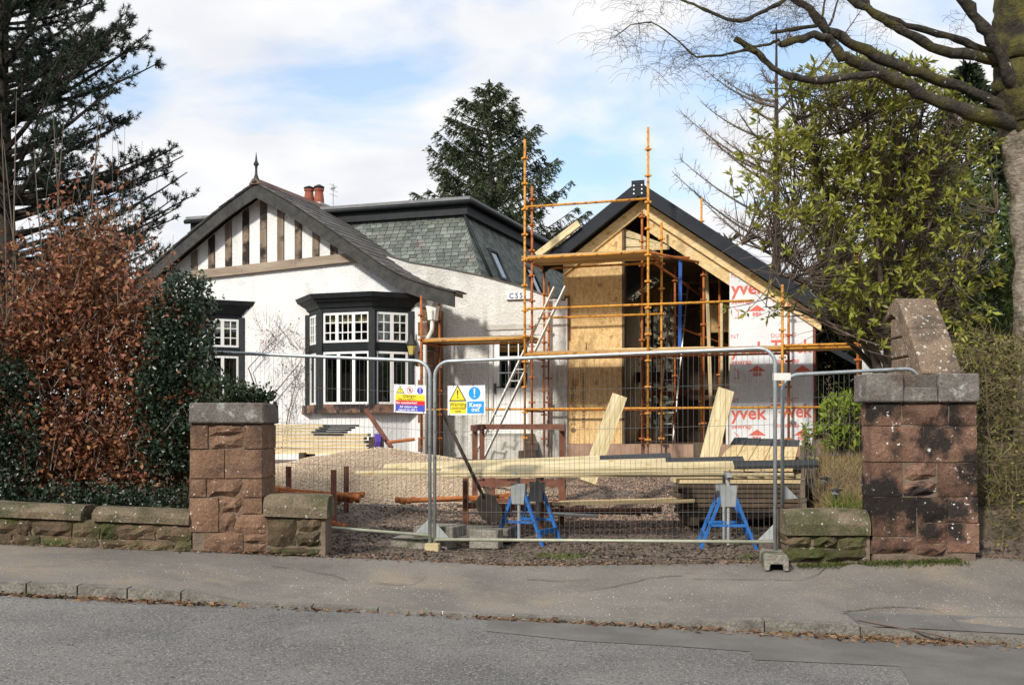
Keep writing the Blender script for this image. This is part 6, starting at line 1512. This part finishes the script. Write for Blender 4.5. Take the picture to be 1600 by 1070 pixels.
# ---- laurel with many stems on the right
lr = root('laurel_shrub', 'tall many-stemmed laurel with loose yellow-green leaves behind the wing wall', 'shrub', (4.75, 13.7, 1.2))
sm_ = MB(); nodes = []
targets = [(1180, 250), (1225, 150), (1290, 120), (1350, 95), (1400, 130), (1450, 110), (1510, 200), (1555, 330), (1160, 380), (1215, 430), (1280, 250), (1330, 200), (1240, 330), (1470, 250), (1410, 240), (1200, 480), (1530, 420), (1300, 380)]
for i, (px, py) in enumerate(targets):
    b = at(random.uniform(1372, 1430), 600, random.uniform(13.4, 14.0)); e = at(px, py, random.uniform(12.5, 14.3))
    if px < 1230 and py > 350: e = at(px, py, 12.7)
    pl = bez(b, e, (random.uniform(-.1, .1), random.uniform(-.2, .2), .55), 9); sm_.path(pl, taper(10, random.uniform(.03, .05), .008), 6, caps=False); nodes += pl[3:]
sm_.build('stems', 'bark', lr, fix=False, smooth=True)
tw = MB(); NA = np.array([tuple(n) for n in nodes]); RP, RD, RL = [], [], []
def topy(px): return float(np.interp(px, [1100, 1130, 1170, 1210, 1250, 1300, 1360, 1450, 1540, 1580], [330, 230, 170, 125, 105, 95, 80, 95, 150, 200]))
def boty(px): return float(np.interp(px, [1100, 1150, 1200, 1250, 1300, 1400, 1580], [430, 520, 525, 480, 500, 560, 575]))
nros = 0
while nros < 1900:
    px = random.triangular(1125, 1575, 1370); py = random.uniform(topy(px), boty(px))
    if px < 1180 and random.random() > .5: continue
    if px < 1275 and py > 345 and random.random() > .16: continue
    Y = random.uniform(12.4, 14.6) if px > 1270 else random.uniform(12.3, 13.2); p = at(px, py, Y)
    if lump((p.x, p.y, p.z + 4), 1.7) < random.uniform(-.6, .08): continue
    d_ = NA - np.array(tuple(p)); d_[:, 2] = np.where(d_[:, 2] > .05, d_[:, 2] * 3, d_[:, 2]); q = Vector(NA[np.argsort((d_**2).sum(1))[random.randrange(9)]]) + rnd_dir() * .03
    dr = (p - q); 
    if dr.length > 1.5: continue
    tw.path(bez(q, p, (0, 0, -.08 * dr.length), 4), taper(5, .008, .0035), 4, caps=False); nros += 1
    dr = (dr.normalized() + V3(0, -.1, .35)).normalized()
    for j in range(random.randint(6, 10)):
        v = (dr * random.uniform(.25, .9) + rnd_dir(-.15) * .9).normalized(); RP.append(tuple(p + dr * random.uniform(-.07, .02))); RD.append(tuple(v)); RL.append(random.triangular(.05, .14, .095))
for _ in range(420):      # fine bare twigs through the shrub
    q = Vector(NA[random.randrange(len(NA))]); e = q + V3(random.uniform(-.7, .35), random.uniform(-.3, .3), random.uniform(-.25, .4)); tw.path(bez(q, e, (0, 0, .08), 3), taper(4, .005, .002), 3, caps=False)
o = tw.build('twigs', 'twig', lr, fix=False); o['kind'] = 'stuff'
RP, RD, RL = np.array(RP), np.array(RD), np.array(RL)
order = np.argsort(RP[:, 1]); near = order[:240]; rest_ = order[240:]
lmes = []
for k in range(4):
    L = (.10, .12, .135, .15)[k]; w2 = L * .17
    me = bpy.data.meshes.new('leaf'); me.from_pydata([(0, 0, 0), (L*.4, w2, w2*.3), (L, 0, -L*.08), (L*.4, -w2, w2*.3)], [], [(0, 2, 1), (0, 3, 2)]); me.materials.append(MATS['laurel_leaf']); lmes.append(me)
for i in near:
    d = Vector(RD[i]); s = d.cross(rnd_dir()).normalized(); n_ = d.cross(s); p = RP[i]
    piece('leaf', lmes[min(3, int(max(0, RL[i] - .09) / .0165))], Matrix(((d.x, s.x, n_.x, p[0]), (d.y, s.y, n_.y, p[1]), (d.z, s.z, n_.z, p[2]), (0, 0, 0, 1))), lr)
o = leaves('foliage', RP[rest_], RD[rest_], RL[rest_], .17, 'laurel_leaf', lr, fold=.3, curl=.08); o['kind'] = 'stuff'
# darker shrubs behind
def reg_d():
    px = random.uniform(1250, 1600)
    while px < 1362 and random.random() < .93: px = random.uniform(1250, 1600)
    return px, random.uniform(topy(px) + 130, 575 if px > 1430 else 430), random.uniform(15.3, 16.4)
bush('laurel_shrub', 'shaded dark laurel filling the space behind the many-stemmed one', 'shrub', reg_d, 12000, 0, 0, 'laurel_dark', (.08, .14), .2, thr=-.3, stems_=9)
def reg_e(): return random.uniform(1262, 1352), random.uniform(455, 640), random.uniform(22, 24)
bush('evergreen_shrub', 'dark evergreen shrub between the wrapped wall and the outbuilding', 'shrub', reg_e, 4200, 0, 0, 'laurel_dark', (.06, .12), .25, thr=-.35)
def rosette_bush(name, label, cat, reg, n, mt, size, base):
    P, D, L = [], [], []; t_ = MB()
    for _ in range(n):
        px, py, Y = reg(); p = at(px, py, Y); t_.path(bez(base + V3(random.uniform(-.15, .15), random.uniform(-.1, .1), 0), p, (0, 0, .1), 4), taper(5, .008, .004), 4, caps=False)
        for j in range(9): P.append(tuple(p + V3(0, 0, random.uniform(-.1, .02)))); D.append(tuple(rnd_dir(.55))); L.append(random.uniform(*size))
    rt = root(name, label, cat, base); t_.build('stems', 'twig', rt, fix=False); o = leaves('foliage', P, D, np.array(L), .16, mt, rt, fold=.3, curl=.1); o['kind'] = 'stuff'
bp_ = at(1312, 700, 13.2); bp_.z = zsite(bp_.x, bp_.y)
rosette_bush('young_laurel', 'bright yellow-green young laurel on the bank beside the wrapped wall', 'shrub', lambda: (random.triangular(1276, 1352, 1325), random.uniform(615, 690), random.uniform(12.9, 13.6)), 105, 'shrub_leaf', (.08, .14), bp_)
bp2 = at(1264, 712, 13.0); bp2.z = zsite(bp2.x, bp2.y)
rosette_bush('young_laurel', 'single small laurel shoot at the edge of the bank beside the pile of board ends', 'shrub', lambda: (random.uniform(1256, 1274), random.uniform(662, 705), random.uniform(12.9, 13.1)), 14, 'shrub_leaf', (.06, .10), bp2)

# ---- mossy birch with overhanging branches
bi = root('birch_tree', 'old mossy birch tree with long bare branches reaching over the drive', 'tree', at(1620, 640, 12.6))
def pxpath(pts, Y0, Y1): n = len(pts); return [at(x, y, Y0 + (Y1 - Y0) * i / (n - 1)) for i, (x, y) in enumerate(pts)]
rough_path(pxpath([(1632, 760), (1628, 560), (1622, 330), (1606, 190), (1600, 60), (1590, -60), (1580, -260)], 12.6, 12.6), [.33, .28, .275, .33, .30, .25, .15], 16, 6, .05, .06).build('trunk', 'bark_birch', bi, smooth=True)
limbs = [([(1612, 200), (1570, 189), (1530, 179), (1469, 162), (1420, 136), (1377, 114), (1337, 98), (1316, 87), (1294, 61), (1272, 55), (1246, 63), (1219, 70)], .125, .040, 12.5, 11.9),
         ([(1600, 180), (1574, 171), (1521, 144), (1460, 122), (1407, 105), (1337, 72), (1294, 48), (1272, 24), (1259, 9), (1230, -4), (1180, -30)], .10, .035, 12.6, 12.0),
         ([(1377, 116), (1316, 122), (1272, 127), (1232, 120), (1206, 105), (1184, 83), (1149, 61)], .055, .040, 12.1, 11.8),
         ([(1184, 80), (1162, 79), (1127, 87), (1088, 90), (1066, 70), (1040, 48), (1018, 35), (985, 39), (960, 60)], .020, .006, 11.8, 11.6),
         ([(1218, 62), (1200, 70), (1175, 73), (1158, 80)], .02, .018, 11.85, 11.8), ([(1276, 40), (1240, 46), (1204, 52)], .03, .022, 11.95, 11.9),
         ([(1250, -20), (1224, 2), (1197, 17), (1162, 33), (1136, 31), (1101, 15), (1066, 0), (1040, -25)], .032, .018, 11.9, 11.7),
         ([(1600, 110), (1543, 92), (1469, 79), (1416, 52), (1381, 31), (1329, -2), (1300, -30)], .085, .04, 12.5, 12.1), ([(1590, 85), (1534, 77), (1482, 57), (1416, 39), (1364, 17), (1330, -10)], .06, .035, 12.5, 12.2),
         ([(1600, 150), (1582, 127), (1556, 74), (1530, 31), (1499, -5), (1480, -40)], .10, .07, 12.4, 12.0), ([(1362, 17), (1355, 0), (1350, -20)], .03, .02, 12.2, 12.2), ([(1296, 40), (1305, 15), (1312, -10)], .014, .01, 12, 12), ([(1284, 30), (1288, 10), (1290, -10)], .016, .012, 12, 12),
         ([(1300, 124), (1290, 145), (1275, 152), (1240, 140), (1200, 138)], .014, .006, 12.1, 11.9), ([(1450, 165), (1415, 168), (1395, 190), (1385, 240)], .014, .007, 12.3, 12.2)]
lines = []
for pts, r0, r1, Y0, Y1 in limbs:
    pl = pxpath(pts, Y0, Y1); n = len(pl); rr = [r * .78 * random.uniform(.9, 1.12) for r in taper(n, r0, r1)]; lines.append(pl)
    rough_path(pl, rr, 9).build('branch', 'bark_mossy', bi, smooth=True)
# mossy sleeve where the limbs leave the trunk
rough_path(pxpath([(1616, 215), (1606, 150), (1601, 90), (1597, -10)], 12.55, 12.55), [.31, .355, .33, .29], 16, 7, .08, .08).build('moss_sleeve', 'moss_bark', bi, smooth=True)
tw = MB()
def spray(p, l, depth=0):
    e = p + V3(random.gauss(-.05, .16), random.gauss(0, .15), -l * random.uniform(.6, 1)); pl = bez(p, e, (random.uniform(-.12, .05), 0, .08 + .1 * l), 4); tw.path(pl, taper(5, {0: .0034, 1: .0022, 2: .0016}[depth], .0012), 3, caps=False)
    if depth < 2:
        for q in pl[1:]:
            for _ in range(2 if depth == 0 else 1):
                if random.random() < .8: spray(q, l * random.uniform(.3, .6), depth + 1)
for i, l_ in ((3, 12), (6, 10), (1, 4), (2, 2), (7, 2), (8, 2), (0, 2), (9, 1)):
    pl = lines[i]
    for _ in range(l_):
        k = random.randrange(len(pl) - 1) if i not in (0, 1, 7, 8) else random.randrange(len(pl) // 2, len(pl) - 1); p = pl[k].lerp(pl[k + 1], random.random()); spray(p, random.uniform(.15, .55) if i in (3, 6) else random.uniform(.1, .32))
for _ in range(14): spray(at(random.uniform(945, 1330), random.uniform(-60, 0), random.uniform(11.6, 12.4)), random.uniform(.2, .55))
o = tw.build('twigs', 'twig_dark', bi, fix=False); o['kind'] = 'stuff'

# ---- twiggy hedge on the right
hd = root('clipped_hedge', 'clipped twiggy hedge with few olive leaves beside the lichened pillar', 'hedge', (5.6, 11.5, .4))
P, D, LP, LD = [], [], [], []
while len(P) < 18000:
    x = random.uniform(4.55, 7.6); y = random.uniform(10.52 if x > 4.62 else 11.0, 12.3); z = random.uniform(.26, 2.42 + .1 * lump((x, y, 0), 2))
    front = y - 10.55
    if random.random() < front * .45: continue
    if z < .5 and random.random() < .3: continue
    P.append((x, y, z)); D.append((random.gauss(0, 1), random.gauss(-.25, 1), random.gauss(.25, .9)))
    if random.random() < .75 and lump((x, y, z), 2) > -.25: LP.append((x, y, z)); LD.append(tuple(rnd_dir()))
o = blades('twigs', P, D, NP.uniform(.10, .30, len(P)), .0075, 'twig_olive', hd); o['kind'] = 'stuff'
o = leaves('foliage', LP, LD, NP.uniform(.02, .045, len(LP)), .35, 'hedge_leaf', hd); o['kind'] = 'stuff'
m = MB()
for i in range(16):
    x = 4.8 + i * .18; m.path(bez((x, 11.4, .3), (x + random.uniform(-.3, .3), 11.2, 2.1), (0, 0, 0), 4), taper(5, .02, .008), 5, caps=False)
m.build('stems', 'bark', hd, fix=False)

# ---- grass on the bank and weeds
P, D, L = [], [], []; P2, D2, L2 = [], [], []
while len(P) < 7500:
    y = random.uniform(10.8, 14.2); x = random.uniform(.258 * y + .2, 4.5); c = lump((x, y, 0), 1.6)
    
    (P if c + random.gauss(0, .15) > -.12 or y > 12 else P2).append((x, y, zsite(x, y))); 
P += [(.258 * q + .2 + abs(random.gauss(0, .1)), q, 0) for q in NP.uniform(11, 14, 600)]; P = [(x, y, zsite(x, y)) for x, y, z in P]
D = [(random.gauss(-.1, .5), random.gauss(-.15, .5), random.uniform(.3, 1.1)) for _ in P]
o = blades('dry_grass', P, D, NP.uniform(.05, .19, len(P)), .006, 'grass_dry', None); tag(o, 'dry straw-coloured grass covering the bank beside the pillar', 'grass', kind='stuff')
P2 += [(random.uniform(3.15, 3.6), random.uniform(10.85, 11.7), 0) for _ in range(1500)]; P2 = [(x, y, zsite(x, y)) for x, y, z in P2]
o = blades('green_grass', P2, [(random.gauss(0, .5), random.gauss(-.1, .5), 1) for _ in P2], NP.uniform(.04, .12, len(P2)), .007, 'grass_green', None); tag(o, 'fresh green grass round the garden lights on the bank', 'grass', kind='stuff')
P = []
for cx, cy, n in ((.55, 11.15, 120), (.32, 11.25, 60), (-1.85, 22.2, 160), (2.35, 11.0, 60), (-3.4, 21.4, 150)):
    P += [(cx + random.gauss(0, .12), cy + random.gauss(0, .08), 0) for _ in range(n)]
P = [(x, y, zsite(x, y)) for x, y, z in P]
tag(blades('weeds', P, [(random.gauss(0, .6), random.gauss(0, .6), 1) for _ in P], NP.uniform(.03, .1, len(P)), .008, 'grass_green', None), 'small green weeds sprouting from the driveway and house foot', 'weeds', kind='stuff')

# ---- climber on the cottage wall
cw = root('climbing_shrub', 'sparse bare climbing shrub trained on the white wall between the bays', 'shrub', hwpx(440, 700, DG - .1))
m = MB(); P, D = [], []
def wp(px, py, off=.08): return hwpx(px, py, DG - off)
def wbranch(pts, r0): m.path([wp(x, y, random.uniform(.05, .14)) for x, y in pts], taper(len(pts), r0, .005), 5, caps=False)
wbranch([(428, 690), (408, 630), (388, 575), (415, 545), (440, 520)], .022); wbranch([(420, 625), (445, 595), (470, 565), (478, 540)], .016); wbranch([(440, 700), (452, 640), (462, 600), (455, 560)], .016); wbranch([(450, 690), (460, 660), (455, 625)], .01)
for _ in range(260):
    cx, cy = random.choice(((425, 535), (466, 545), (452, 580), (430, 520), (465, 600), (455, 640))); x = cx + random.gauss(0, 12); y = cy + random.gauss(0, 16); p = wp(x, y); e = p + V3(random.gauss(0, .12), random.gauss(-.02, .04), random.gauss(.02, .16)); m.path([p, e], [.005, .002], 3, caps=False)
    if random.random() < .5: P.append(tuple(e)); D.append(tuple(rnd_dir()))
m.build('branches', 'twig', cw, fix=False); leaves('dead_leaves', P, D, NP.uniform(.03, .06, len(P)), .35, 'beech_leaf', cw)['kind'] = 'stuff'

# ---- unseen tree belt added behind the viewpoint to darken the pane reflections
P, D = [], []
for _ in range(34000):
    x = random.uniform(-78, 40); P.append((x, random.uniform(-17, -11), zroad(x) + random.random() ** .9 * (7.5 + 2.5 * lump((x, 1, 0), .3)))); D.append(tuple(rnd_dir()))
tag(leaves('added_reflection_trees', P, D, NP.uniform(.6, 1.1, 34000), .35, 'conifer_dark', None), 'unseen belt of trees added behind the viewpoint to darken the window reflections', 'trees', kind='stuff')
